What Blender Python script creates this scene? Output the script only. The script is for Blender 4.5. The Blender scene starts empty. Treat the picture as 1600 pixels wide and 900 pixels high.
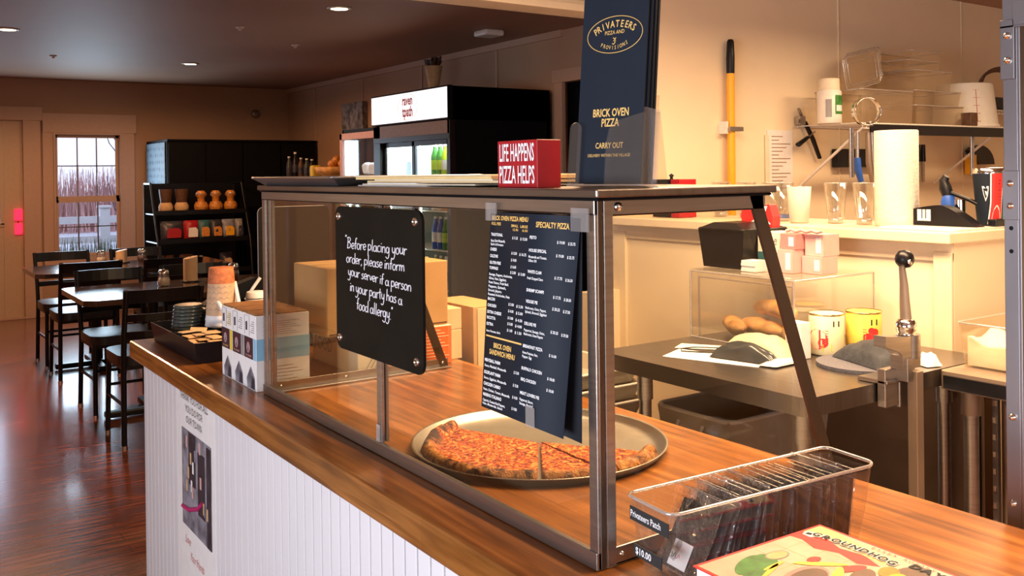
import bpy, bmesh, math, random
from mathutils import Vector, Matrix, noise
random.seed(7)
S = bpy.context.scene
C = S.collection

# ------------------------------------------------------------------ camera
cam_d = bpy.data.cameras.new('camera'); cam = bpy.data.objects.new('camera', cam_d); C.objects.link(cam)
cam_d.sensor_width = 36.0; cam_d.lens = 1463.77 / 1600 * 36; cam_d.clip_start = 0.05; cam_d.clip_end = 300
cam_d.shift_y = -(450 - 276.82) / 1600
_yaw, _roll, _pitch = 0.6038, -0.0122, -0.0041
_fw = Vector((math.sin(_yaw) * math.cos(_pitch), math.cos(_yaw) * math.cos(_pitch), math.sin(_pitch)))
_r = Vector((math.cos(_yaw), -math.sin(_yaw), 0)); _u = _r.cross(_fw)
_r2 = _r * math.cos(_roll) + _u * math.sin(_roll); _u2 = _u * math.cos(_roll) - _r * math.sin(_roll)
cam.matrix_world = Matrix(((_r2.x, _u2.x, -_fw.x, 0), (_r2.y, _u2.y, -_fw.y, 0), (_r2.z, _u2.z, -_fw.z, 1.42), (0, 0, 0, 1)))
S.camera = cam

# ------------------------------------------------------------------ world, exposure
S.view_settings.view_transform = 'Standard'; S.view_settings.look = 'None'
S.view_settings.gamma = 1.0; S.view_settings.exposure = 0.0; S.view_settings.use_curve_mapping = False
S.cycles.use_denoising = True
S.cycles.max_bounces = 10; S.cycles.transparent_max_bounces = 24; S.cycles.diffuse_bounces = 4
S.cycles.glossy_bounces = 5; S.cycles.sample_clamp_indirect = 4.0
S.cycles.caustics_reflective = False; S.cycles.caustics_refractive = False
W = bpy.data.worlds.new('world'); S.world = W; W.use_nodes = True
_bg = W.node_tree.nodes['Background']; _bg.inputs[0].default_value = (0.78, 0.82, 1.0, 1); _bg.inputs[1].default_value = 1.6

# ------------------------------------------------------------------ lamps of the room (ceiling panels and daylight through windows)
def area(name, loc, rot, sx, sy, power, col, spread=math.pi):
    l = bpy.data.lights.new(name, 'AREA'); l.shape = 'RECTANGLE'; l.size = sx; l.size_y = sy
    l.energy = power; l.color = col; l.spread = spread
    o = bpy.data.objects.new(name, l); C.objects.link(o); o.location = loc; o.rotation_euler = rot
    return o
R = math.radians
WARM = (1.0, 0.66, 0.38)
area('kitchen_light', (1.85, 1.25, 2.42), (0, 0, 0), 0.5, 2.2, 152, WARM, R(162))
area('kitchen_light', (3.9, 1.7, 2.42), (0, 0, 0), 1.4, 0.3, 70, WARM, R(160))
area('daylight_left', (-2.9, 0.1, 1.0), (0, R(-90), 0), 1.2, 2.4, 95, (0.80, 0.86, 1.0), R(115))
area('daylight_back', (0.2, -2.4, 1.6), (R(90), 0, 0), 2.2, 1.4, 22, (0.90, 0.94, 1.0))
area('daylight_window', (1.92, 10.62, 1.25), (R(-90), 0, 0), 0.62, 1.2, 26, (0.62, 0.83, 1.0))
area('daylight_door', (0.88, 10.6, 1.45), (R(-90), 0, 0), 0.48, 0.9, 4, (0.62, 0.76, 1.0))
area('daylight_dining', (-1.9, 6.5, 1.4), (0, R(-90), 0), 1.2, 1.4, 3, (0.85, 0.88, 1.0))

# ------------------------------------------------------------------ materials
MATS = {}
def _new(name):
    m = bpy.data.materials.new(name); m.use_nodes = True; nt = m.node_tree
    return m, nt, nt.nodes['Principled BSDF'], nt.nodes['Material Output']
def mat(name, col, rough=0.5, metal=0.0, var=0.08, scale=30, bump=0.0, bscale=60, emis=0, ecol=None, coat=0.0, spec=0.5, stretch=(1, 1, 1)):
    m, nt, b, out = _new(name); N = nt.nodes; L = nt.links
    b.inputs['Roughness'].default_value = rough; b.inputs['Metallic'].default_value = metal
    b.inputs['Specular IOR Level'].default_value = spec
    b.inputs['Coat Weight'].default_value = coat; b.inputs['Coat Roughness'].default_value = 0.08
    tc = N.new('ShaderNodeTexCoord'); mp = N.new('ShaderNodeMapping'); mp.inputs['Scale'].default_value = stretch
    L.new(tc.outputs['Object'], mp.inputs[0])
    nz = N.new('ShaderNodeTexNoise'); nz.inputs['Scale'].default_value = scale; nz.inputs['Detail'].default_value = 4
    L.new(mp.outputs[0], nz.inputs['Vector'])
    rp = N.new('ShaderNodeValToRGB'); e = rp.color_ramp.elements
    e[0].position = 0.3; e[1].position = 0.7
    e[0].color = (*[max(0, c * (1 - var)) for c in col], 1); e[1].color = (*[min(1, c * (1 + var)) for c in col], 1)
    L.new(nz.outputs['Fac'], rp.inputs[0]); L.new(rp.outputs[0], b.inputs['Base Color'])
    if bump:
        n2 = N.new('ShaderNodeTexNoise'); n2.inputs['Scale'].default_value = bscale; n2.inputs['Detail'].default_value = 3
        L.new(mp.outputs[0], n2.inputs['Vector'])
        bp = N.new('ShaderNodeBump'); bp.inputs['Strength'].default_value = bump; bp.inputs['Distance'].default_value = 0.01
        L.new(n2.outputs['Fac'], bp.inputs['Height']); L.new(bp.outputs[0], b.inputs['Normal'])
    if emis:
        b.inputs['Emission Color'].default_value = (*(ecol or col), 1); b.inputs['Emission Strength'].default_value = emis
    MATS[name] = m; return m
def glassmat(name, tint=(1, 1, 1), refl=1.0, rough=0.02, bump=0.0, opac=0.0, ocol=(0.8, 0.8, 0.8), bscale=25, base=0.04):
    m, nt, b, out = _new(name); N = nt.nodes; L = nt.links
    tr = N.new('ShaderNodeBsdfTransparent'); tr.inputs[0].default_value = (*tint, 1)
    gl = N.new('ShaderNodeBsdfGlossy'); gl.inputs['Roughness'].default_value = rough; gl.inputs[0].default_value = (refl, refl, refl, 1)
    fr = N.new('ShaderNodeLayerWeight'); fr.inputs['Blend'].default_value = 0.5
    pw = N.new('ShaderNodeMath'); pw.operation = 'POWER'; pw.inputs[1].default_value = 4.5; L.new(fr.outputs['Facing'], pw.inputs[0])
    ad = N.new('ShaderNodeMath'); ad.operation = 'MULTIPLY_ADD'; ad.use_clamp = True; ad.inputs[1].default_value = 0.8; ad.inputs[2].default_value = base
    L.new(pw.outputs[0], ad.inputs[0])
    mx = N.new('ShaderNodeMixShader'); L.new(ad.outputs[0], mx.inputs[0]); L.new(tr.outputs[0], mx.inputs[1]); L.new(gl.outputs[0], mx.inputs[2])
    if bump:
        tc = N.new('ShaderNodeTexCoord'); nz = N.new('ShaderNodeTexNoise'); nz.inputs['Scale'].default_value = bscale; nz.inputs['Detail'].default_value = 3
        L.new(tc.outputs['Object'], nz.inputs['Vector'])
        bp = N.new('ShaderNodeBump'); bp.inputs['Strength'].default_value = bump; bp.inputs['Distance'].default_value = 0.02
        L.new(nz.outputs['Fac'], bp.inputs['Height']); L.new(bp.outputs[0], gl.inputs['Normal']); L.new(bp.outputs[0], fr.inputs['Normal'])
    last = mx
    if opac:
        df = N.new('ShaderNodeBsdfDiffuse'); df.inputs[0].default_value = (*ocol, 1)
        m2 = N.new('ShaderNodeMixShader'); m2.inputs[0].default_value = opac
        L.new(mx.outputs[0], m2.inputs[1]); L.new(df.outputs[0], m2.inputs[2]); last = m2
    L.new(last.outputs[0], out.inputs[0]); MATS[name] = m; return m
def woodmat(name, dark, mid, light, rough, plank=None, axis='Y', coat=0.3, gs=1.0, blotch=0.5):
    """procedural boards: grain stretched along axis, planks by brick texture"""
    m, nt, b, out = _new(name); N = nt.nodes; L = nt.links
    tc = N.new('ShaderNodeTexCoord'); mp = N.new('ShaderNodeMapping')
    if axis == 'Y': mp.inputs['Rotation'].default_value = (0, 0, R(-90))
    L.new(tc.outputs['Object'], mp.inputs[0])
    m2 = N.new('ShaderNodeMapping'); m2.inputs['Scale'].default_value = (2.2 * gs, 34 * gs, 34 * gs); L.new(mp.outputs[0], m2.inputs[0])
    nz = N.new('ShaderNodeTexNoise'); nz.inputs['Scale'].default_value = 1.6; nz.inputs['Detail'].default_value = 7; nz.inputs['Distortion'].default_value = 0.6
    L.new(m2.outputs[0], nz.inputs['Vector'])
    n3 = N.new('ShaderNodeTexNoise'); n3.inputs['Scale'].default_value = 5.0; n3.inputs['Detail'].default_value = 3; L.new(mp.outputs[0], n3.inputs['Vector'])
    rp = N.new('ShaderNodeValToRGB'); e = rp.color_ramp.elements
    e[0].position = 0.33; e[0].color = (*dark, 1); e[1].position = 0.68; e[1].color = (*light, 1)
    k = rp.color_ramp.elements.new(0.5); k.color = (*mid, 1)
    ad = N.new('ShaderNodeMixRGB'); ad.blend_type = 'MIX'; ad.inputs[0].default_value = blotch * 0.6
    L.new(nz.outputs['Fac'], ad.inputs[1]); L.new(n3.outputs['Fac'], ad.inputs[2]); L.new(ad.outputs[0], rp.inputs[0])
    colout = rp.outputs[0]
    if plank:
        bk = N.new('ShaderNodeTexBrick'); bk.inputs['Scale'].default_value = 1.0
        bk.inputs['Brick Width'].default_value = plank[0]; bk.inputs['Row Height'].default_value = plank[1]
        bk.inputs['Mortar Size'].default_value = plank[2]; bk.inputs['Mortar Smooth'].default_value = 0.2; bk.offset = 0.37
        bk.inputs['Color1'].default_value = (0.72, 0.72, 0.72, 1); bk.inputs['Color2'].default_value = (1.2, 1.2, 1.2, 1)
        bk.inputs['Mortar'].default_value = (0.3, 0.3, 0.3, 1); L.new(mp.outputs[0], bk.inputs['Vector'])
        mu = N.new('ShaderNodeMixRGB'); mu.blend_type = 'MULTIPLY'; mu.inputs[0].default_value = 0.55
        L.new(rp.outputs[0], mu.inputs[1]); L.new(bk.outputs[0], mu.inputs[2]); colout = mu.outputs[0]
    L.new(colout, b.inputs['Base Color']); b.inputs['Roughness'].default_value = rough
    b.inputs['Coat Weight'].default_value = coat; b.inputs['Coat Roughness'].default_value = 0.12
    b.inputs['Specular IOR Level'].default_value = 0.4
    bp = N.new('ShaderNodeBump'); bp.inputs['Strength'].default_value = 0.05; bp.inputs['Distance'].default_value = 0.005
    L.new(nz.outputs['Fac'], bp.inputs['Height']); L.new(bp.outputs[0], b.inputs['Normal'])
    MATS[name] = m; return m

woodmat('counter_wood', (0.085, 0.026, 0.005), (0.235, 0.080, 0.014), (0.40, 0.155, 0.034), 0.30, (1.1, 0.045, 0.0004), 'Y', coat=0.18)
woodmat('floor_wood', (0.07, 0.016, 0.006), (0.18, 0.045, 0.015), (0.34, 0.095, 0.034), 0.24, (1.3, 0.075, 0.003), 'X', coat=0.3)
woodmat('table_wood', (0.030, 0.014, 0.010), (0.055, 0.026, 0.018), (0.08, 0.038, 0.026), 0.20, None, 'X', coat=0.5)
mat('wall_cream', (0.84, 0.70, 0.49), 0.75, var=0.04, scale=3, bump=0.05, bscale=8)
mat('wall_dining', (0.50, 0.31, 0.19), 0.7, var=0.04, scale=2)
mat('trim_dining', (0.58, 0.38, 0.26), 0.5, var=0.03)
mat('ceiling', (0.36, 0.21, 0.135), 0.62, var=0.05, scale=1.5)
mat('trim_cream', (0.80, 0.66, 0.46), 0.5, var=0.03)
mat('panel_white', (0.76, 0.75, 0.76), 0.42, var=0.02, scale=6)
mat('door_paint', (0.60, 0.43, 0.28), 0.45, var=0.03)
mat('steel', (0.40, 0.37, 0.35), 0.30, 0.95, var=0.10, scale=8, stretch=(1, 1, 20))
mat('steel_top', (0.26, 0.23, 0.21), 0.30, 0.95, var=0.12, scale=6, stretch=(14, 1, 1))
mat('steel_dark', (0.32, 0.24, 0.18), 0.40, 0.5, var=0.15, scale=5)
mat('steel_brown', (0.12, 0.09, 0.068), 0.34, 0.85, var=0.1, scale=5)
mat('steel_grey', (0.22, 0.20, 0.20), 0.38, 0.85, var=0.12, scale=5)
mat('chrome', (0.8, 0.78, 0.74), 0.12, 1.0, var=0.03)
mat('aluminium', (0.30, 0.275, 0.23), 0.42, 1.0, var=0.12, scale=14)
mat('black_metal', (0.006, 0.006, 0.008), 0.32, 0.0, var=0.2, spec=0.3)
mat('black_vinyl', (0.016, 0.017, 0.022), 0.28, var=0.2, bump=0.08, bscale=40)
mat('black_plastic', (0.006, 0.006, 0.008), 0.32, var=0.2, spec=0.3)
mat('black_matte', (0.004, 0.004, 0.005), 0.6, var=0.2, spec=0.12)
mat('board_black', (0.007, 0.006, 0.004), 0.6, var=0.3, scale=9, spec=0.15)
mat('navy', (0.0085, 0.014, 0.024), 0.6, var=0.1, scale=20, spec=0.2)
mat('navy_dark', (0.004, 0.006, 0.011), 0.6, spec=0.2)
mat('gold', (0.80, 0.50, 0.14), 0.5, var=0.05)
mat('white_ink', (0.86, 0.86, 0.85), 0.6, var=0.02)
mat('chalk', (0.85, 0.83, 0.86), 0.8, var=0.06, scale=200)
mat('black_ink', (0.02, 0.02, 0.02), 0.6)
mat('grey_ink', (0.20, 0.19, 0.19), 0.6)
mat('brown_ink', (0.30, 0.18, 0.10), 0.7)
mat('red', (0.36, 0.006, 0.012), 0.45, var=0.08)
mat('bright_red', (0.75, 0.03, 0.03), 0.4, var=0.06)
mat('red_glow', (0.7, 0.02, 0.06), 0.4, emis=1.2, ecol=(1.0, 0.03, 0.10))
mat('white_paper', (0.80, 0.78, 0.76), 0.7, var=0.04)
mat('cream_paper', (0.78, 0.68, 0.50), 0.7, var=0.05)
mat('yellow_paper', (0.72, 0.52, 0.22), 0.7, var=0.08)
mat('kraft', (0.52, 0.30, 0.12), 0.75, var=0.07, scale=14)
mat('kraft_pale', (0.66, 0.48, 0.26), 0.75, var=0.07, scale=14)
mat('orange', (0.86, 0.17, 0.04), 0.55, var=0.05)
mat('blue_band', (0.25, 0.50, 0.68), 0.5, var=0.04)
mat('yellow', (0.75, 0.55, 0.05), 0.5, var=0.05)
mat('mop_yellow', (0.85, 0.42, 0.015), 0.4, var=0.04)
mat('purple', (0.045, 0.012, 0.022), 0.5, var=0.15)
mat('tea_brown', (0.30, 0.13, 0.04), 0.7, var=0.35, scale=40)
mat('tan', (0.62, 0.40, 0.20), 0.7, var=0.15, scale=40)
mat('pink', (0.62, 0.22, 0.20), 0.6, var=0.06)
mat('pale_pink', (0.68, 0.40, 0.36), 0.6, var=0.06)
mat('green', (0.04, 0.20, 0.03), 0.55, var=0.4, scale=60)
mat('lime', (0.45, 0.62, 0.03), 0.4, var=0.1)
mat('teal', (0.03, 0.12, 0.13), 0.5)
mat('blue', (0.02, 0.10, 0.45), 0.4, var=0.1)
mat('amber', (0.60, 0.24, 0.04), 0.35, var=0.35, scale=50)
mat('brown', (0.10, 0.045, 0.022), 0.5, var=0.3, scale=40)
mat('wax', (0.72, 0.50, 0.28), 0.5, var=0.04)
mat('cheese', (0.72, 0.60, 0.45), 0.8, var=0.15, scale=120)
mat('flour', (0.86, 0.76, 0.58), 0.9, var=0.05, bump=0.3, bscale=30)
mat('bread', (0.74, 0.40, 0.13), 0.6, var=0.35, scale=22, bump=0.3, bscale=40)
mat('grey_plastic', (0.26, 0.25, 0.24), 0.4, var=0.12)
mat('grey_bag', (0.045, 0.050, 0.055), 0.18, var=0.3, scale=12, bump=0.3, bscale=20)
mat('tan_bag', (0.50, 0.42, 0.30), 0.6, var=0.1, bump=0.3, bscale=20)
mat('dark_cloth', (0.030, 0.034, 0.042), 0.8, var=0.3, bump=0.4, bscale=50)
mat('grey_cloth', (0.10, 0.10, 0.12), 0.8, var=0.35, scale=200)
mat('white_plastic', (0.78, 0.74, 0.66), 0.4, var=0.03)
mat('pale_bin', (0.52, 0.46, 0.36), 0.4, var=0.06)
mat('paper_towel', (0.72, 0.66, 0.57), 0.9, var=0.03, scale=60, bump=0.35, bscale=90)
mat('dark_cup', (0.05, 0.06, 0.055), 0.18, var=0.3)
mat('sleeve_orange', (0.50, 0.15, 0.05), 0.7, var=0.3, scale=70)
mat('sleeve_tan', (0.56, 0.37, 0.22), 0.7, var=0.12, scale=40)
mat('cover_cream', (0.60, 0.52, 0.41), 0.3, var=0.12, scale=25, coat=0.5)
mat('photo_grey', (0.22, 0.22, 0.26), 0.4, var=0.7, scale=18)
mat('photo_dark', (0.03, 0.028, 0.04), 0.4, var=0.6, scale=30)
mat('magenta', (0.5, 0.02, 0.15), 0.5)
mat('glow_white', (0.95, 0.97, 1.0), 0.5, emis=0.95, ecol=(0.93, 0.94, 1.0))
mat('glow_warm', (1, 0.85, 0.6), 0.5, emis=14.0, ecol=(1.0, 0.78, 0.45))
mat('glow_strip', (0.9, 1.0, 0.95), 0.5, emis=7.0, ecol=(0.85, 1.0, 0.92))
mat('cooler_inside', (0.62, 0.70, 0.66), 0.5, var=0.05)
mat('fridge_inside', (0.60, 0.62, 0.70), 0.5, var=0.05)
mat('wallpaper', (0.18, 0.26, 0.34), 0.6)
mat('snow_road', (0.55, 0.58, 0.66), 0.8, var=0.08, scale=1)
mat('grass', (0.06, 0.09, 0.04), 0.9, var=0.5, scale=4)
mat('reeds', (0.55, 0.33, 0.31), 0.9, var=0.3, scale=3)
mat('shrub', (0.09, 0.14, 0.07), 0.9, var=0.6, scale=9)
mat('fence_white', (0.80, 0.83, 0.90), 0.6, var=0.03)
mat('bark', (0.12, 0.09, 0.10), 0.9, var=0.3)
mat('gold_rim', (0.62, 0.47, 0.20), 0.25, 1.0)
mat('tomato', (0.65, 0.03, 0.03), 0.4, var=0.2)
mat('can_label', (0.84, 0.78, 0.50), 0.4, var=0.05)
mat('can_yellow', (0.88, 0.60, 0.10), 0.4, var=0.05)
glassmat('pane', (0.93, 0.93, 0.90), 1.0, 0.01)
glassmat('window_glass', (0.95, 0.97, 1.0), 1.0, 0.01)
glassmat('cooler_glass', (0.90, 0.92, 0.92), 1.0, 0.02)
glassmat('acrylic', (0.95, 0.94, 0.92), 1.0, 0.05, bump=0.0, base=0.07, opac=0.03, ocol=(0.7, 0.65, 0.6))
glassmat('acrylic_edge', (0.70, 0.66, 0.62), 1.0, 0.1, base=0.3, opac=0.25, ocol=(0.8, 0.75, 0.7))
glassmat('drink_glass', (0.93, 0.93, 0.92), 1.0, 0.02, base=0.12)
glassmat('frosted', (0.9, 0.85, 0.8), 0.6, 0.4, opac=0.55, ocol=(0.85, 0.75, 0.68))
glassmat('clear_tub', (0.96, 0.93, 0.88), 0.9, 0.08, base=0.06, opac=0.05, ocol=(0.8, 0.68, 0.5))
glassmat('film', (0.9, 0.9, 0.92), 1.0, 0.12, bump=0.6, bscale=30, base=0.2, opac=0.03)
glassmat('clear_bag', (0.8, 0.8, 0.8), 1.0, 0.15, bump=1.0, bscale=18, base=0.25, opac=0.05)
glassmat('tape', (0.9, 0.9, 0.9), 1.0, 0.3, opac=0.16, ocol=(0.7, 0.66, 0.62))

# wallpaper pattern, pizza
def _wallpaper():
    nt = MATS['wallpaper'].node_tree; N = nt.nodes; L = nt.links; b = N['Principled BSDF']
    tc = N.new('ShaderNodeTexCoord'); v = N.new('ShaderNodeTexVoronoi'); v.inputs['Scale'].default_value = 14; v.inputs['Randomness'].default_value = 0.15
    L.new(tc.outputs['Object'], v.inputs['Vector'])
    rp = N.new('ShaderNodeValToRGB'); e = rp.color_ramp.elements
    e[0].position = 0.25; e[0].color = (0.02, 0.04, 0.07, 1); e[1].position = 0.45; e[1].color = (0.14, 0.21, 0.27, 1)
    L.new(v.outputs['Distance'], rp.inputs[0]); L.new(rp.outputs[0], b.inputs['Base Color'])
_wallpaper()
def _pizza():
    m, nt, b, out = _new('pizza'); N = nt.nodes; L = nt.links
    tc = N.new('ShaderNodeTexCoord'); at = N.new('ShaderNodeAttribute'); at.attribute_name = 'crust'
    def nz(s, d=6, dist=0.0):
        n = N.new('ShaderNodeTexNoise'); n.inputs['Scale'].default_value = s; n.inputs['Detail'].default_value = d; n.inputs['Distortion'].default_value = dist
        L.new(tc.outputs['Object'], n.inputs['Vector']); return n.outputs['Fac']
    def ramp(src, stops):
        r = N.new('ShaderNodeValToRGB'); e = r.color_ramp.elements
        while len(e) < len(stops): e.new(0.5)
        for q, (p, c) in zip(e, stops): q.position = p; q.color = (*c, 1)
        L.new(src, r.inputs[0]); return r.outputs[0]
    top = ramp(nz(62, 9, 2.6), [(0.34, (0.06, 0.006, 0.001)), (0.43, (0.24, 0.020, 0.003)), (0.50, (0.42, 0.055, 0.005)), (0.56, (0.60, 0.16, 0.016)), (0.63, (0.78, 0.40, 0.09)), (0.70, (0.30, 0.045, 0.005))])
    cru = ramp(nz(34, 6, 0.8), [(0.34, (0.05, 0.018, 0.006)), (0.44, (0.38, 0.13, 0.025)), (0.55, (0.50, 0.20, 0.04)), (0.75, (0.70, 0.36, 0.10))])
    mx = N.new('ShaderNodeMixRGB'); L.new(at.outputs['Fac'], mx.inputs[0]); L.new(top, mx.inputs[1]); L.new(cru, mx.inputs[2])
    ch = ramp(nz(30, 3), [(0.44, (1, 1, 1)), (0.56, (0.07, 0.04, 0.03))])
    at2 = N.new('ShaderNodeAttribute'); at2.attribute_name = 'char'
    m3 = N.new('ShaderNodeMixRGB'); m3.blend_type = 'MULTIPLY'; L.new(at2.outputs['Fac'], m3.inputs[0]); L.new(mx.outputs[0], m3.inputs[1]); L.new(ch, m3.inputs[2])
    L.new(m3.outputs[0], b.inputs['Base Color']); b.inputs['Roughness'].default_value = 0.6; b.inputs['Specular IOR Level'].default_value = 0.25
    bp = N.new('ShaderNodeBump'); bp.inputs['Strength'].default_value = 1.0; bp.inputs['Distance'].default_value = 0.005
    L.new(nz(62, 9, 2.6), bp.inputs['Height']); L.new(bp.outputs[0], b.inputs['Normal'])
    MATS['pizza'] = m
_pizza()

# ------------------------------------------------------------------ mesh builder
MX = Matrix(((0, 0, -1, 0), (-1, 0, 0, 0), (0, 1, 0, 0), (0, 0, 0, 1)))      # text plane facing -X
MY = Matrix(((1, 0, 0, 0), (0, 0, -1, 0), (0, 1, 0, 0), (0, 0, 0, 1)))       # text plane facing -Y
def T(x, y, z): return Matrix.Translation((x, y, z))
_fontcache = {}
def text_geo(s, bold):
    k = (s, bold)
    if k not in _fontcache:
        cu = bpy.data.curves.new('t', 'FONT'); cu.body = s; cu.size = 1; cu.offset = bold; cu.resolution_u = 2; cu.extrude = 0.0
        ob = bpy.data.objects.new('t', cu); me = bpy.data.meshes.new_from_object(ob)
        vs = [v.co.copy() for v in me.vertices]; fs = [list(p.vertices) for p in me.polygons]
        bpy.data.objects.remove(ob); bpy.data.curves.remove(cu); bpy.data.meshes.remove(me)
        _fontcache[k] = (vs, fs)
    return _fontcache[k]
class MB:
    def __init__(s): s.v = []; s.f = []; s.m = []; s.s = []; s.names = []
    def mi(s, m):
        if m not in s.names: s.names.append(m)
        return s.names.index(m)
    def add(s, vs, fs, m, smooth=False):
        o = len(s.v); s.v += [Vector(v) for v in vs]; i = s.mi(m)
        for f in fs: s.f.append([o + k for k in f]); s.m.append(i); s.s.append(smooth)
        return s
    def box(s, x0, x1, y0, y1, z0, z1, m, M=None):
        vs = [Vector((x, y, z)) for x in (x0, x1) for y in (y0, y1) for z in (z0, z1)]
        if M: vs = [M @ v for v in vs]
        return s.add(vs, [(0, 1, 3, 2), (4, 6, 7, 5), (0, 4, 5, 1), (2, 3, 7, 6), (0, 2, 6, 4), (1, 5, 7, 3)], m)
    def hexa(s, a, b, m):      # two quads a (4 pts) and b (4 pts)
        return s.add(list(a) + list(b), [(3, 2, 1, 0), (4, 5, 6, 7), (0, 1, 5, 4), (1, 2, 6, 5), (2, 3, 7, 6), (3, 0, 4, 7)], m)
    def prism(s, poly, axis, lo, hi, m, smooth=False):
        n = len(poly)
        def P(a, b, c): return {'x': (c, a, b), 'y': (a, c, b), 'z': (a, b, c)}[axis]
        vs = [P(a, b, lo) for a, b in poly] + [P(a, b, hi) for a, b in poly]
        s.add(vs, [list(range(n))[::-1], list(range(n, 2 * n))], m)
        return s.add(vs, [(i, (i + 1) % n, n + (i + 1) % n, n + i) for i in range(n)], m, smooth)
    def tube(s, pts, r, m, n=8, closed=False, flat=None):
        pts = [Vector(p) for p in pts]; rs = r if isinstance(r, (list, tuple)) else [r] * len(pts)
        vs = []; N = len(pts); up = None
        for i, p in enumerate(pts):
            a = pts[i - 1] if (i > 0 or closed) else p; b = pts[(i + 1) % N] if (i < N - 1 or closed) else p
            t = (b - a)
            t = t.normalized() if t.length > 1e-9 else Vector((0, 0, 1))
            if up is None: up = Vector((0, 0, 1)) if abs(t.z) < 0.9 else Vector((1, 0, 0))
            x = t.cross(up)
            if x.length < 1e-6: x = t.cross(Vector((0, 1, 0)))
            x.normalize(); y = x.cross(t).normalized(); up = y
            for k in range(n):
                w = 2 * math.pi * k / n
                vs.append(p + x * math.cos(w) * rs[i] + y * math.sin(w) * rs[i] * (flat or 1))
        fs = []
        for i in range(N if closed else N - 1):
            j = (i + 1) % N
            for k in range(n): fs.append((i * n + k, i * n + (k + 1) % n, j * n + (k + 1) % n, j * n + k))
        s.add(vs, fs, m, True)
        if not closed: s.add([vs[k] for k in range(n)], [list(range(n))[::-1]], m); s.add(vs[-n:], [list(range(n))], m)
        return s
    def lathe(s, prof, c, m, n=24, M=None, close=True):
        vs = []
        for r, z in prof:
            for k in range(n):
                w = 2 * math.pi * k / n; v = Vector((r * math.cos(w), r * math.sin(w), z))
                vs.append((M @ v if M else v) + Vector(c))
        N = len(prof)
        s.add(vs, [(i * n + k, i * n + (k + 1) % n, (i + 1) * n + (k + 1) % n, (i + 1) * n + k) for i in range(N - 1) for k in range(n)], m, True)
        if close:
            if prof[0][0] > 1e-5: s.add(vs[:n], [list(range(n))[::-1]], m)
            if prof[-1][0] > 1e-5: s.add(vs[-n:], [list(range(n))], m)
        return s
    def text(s, t, size, M, m, align='L', sx=1.0, bold=0.0, shear=0.0):
        vs, fs = text_geo(t, bold)
        if not vs: return s
        x0 = min(v.x for v in vs); x1 = max(v.x for v in vs); off = {'L': x0, 'C': (x0 + x1) / 2, 'R': x1}[align]
        return s.add([M @ Vector(((v.x - off + v.y * shear) * size * sx, v.y * size, 0)) for v in vs], fs, m)
    def build(s, name, parent=None, loc=None, local=False, bevel=0.0, M=None, subd=0):
        me = bpy.data.meshes.new(name)
        o = Vector(loc) if loc else (parent['_o'] if (parent and not local) else Vector((0, 0, 0)))
        if parent and not local and not loc: o = Vector(parent['_o'])
        me.from_pydata([(M @ v if M else v) - o for v in s.v], [], s.f)
        for n in s.names: me.materials.append(MATS[n])
        me.polygons.foreach_set('material_index', s.m); me.polygons.foreach_set('use_smooth', s.s); me.update()
        ob = bpy.data.objects.new(name, me); C.objects.link(ob)
        if parent: ob.parent = parent; ob['_o'] = parent['_o'] if not local else (0.0, 0.0, 0.0)
        else: ob.location = o; ob['_o'] = tuple(o)
        if bevel:
            b = ob.modifiers.new('bevel', 'BEVEL'); b.width = bevel; b.segments = 2; b.limit_method = 'ANGLE'; b.angle_limit = R(40)
        if subd: q = ob.modifiers.new('sub', 'SUBSURF'); q.levels = subd; q.render_levels = subd
        return ob
def sub(name, mb, parent, bevel=0.0):            # a sub-part under a part, world coordinates
    ob = mb.build(name, None, loc=tuple(parent['_o']), bevel=bevel); ob.location = (0, 0, 0); ob.parent = parent; return ob
def tag(o, label, cat, group=None, kind=None):
    o['label'] = label; o['category'] = cat
    if group: o['group'] = group
    if kind: o['kind'] = kind
    return o
def thing(name, label, cat, loc=(0, 0, 0), rz=0.0, group=None):
    o = bpy.data.objects.new(name, None); C.objects.link(o); o.location = loc; o.rotation_euler = (0, 0, rz); o['_o'] = tuple(loc)
    return tag(o, label, cat, group)
def struct(name, mb, bevel=0.0):
    o = mb.build(name, bevel=bevel); o['kind'] = 'structure'; return o
def copy_tree(o, parent=None):
    c = o.copy(); C.objects.link(c); c.parent = parent
    for ch in list(o.children): copy_tree(ch, c)
    return c
def rrect(x0, x1, y0, y1, r, n=5):
    out = []
    for cx, cy, a in ((x1 - r, y1 - r, 0), (x0 + r, y1 - r, 90), (x0 + r, y0 + r, 180), (x1 - r, y0 + r, 270)):
        for k in range(n + 1):
            w = R(a + 90 * k / n); out.append((cx + r * math.cos(w), cy + r * math.sin(w)))
    return out

# ================================================================== THE SETTING
# rooms: dining beyond y=3.2 (x -2..4.15), kitchen before it (x -3..6.4)
struct('floor', MB().box(-3.2, 6.6, -2.7, 10.9, -0.06, 0.0, 'floor_wood'))
struct('ceiling', MB().box(-3.2, 6.6, -2.7, 10.9, 2.45, 2.52, 'ceiling'))
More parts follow.
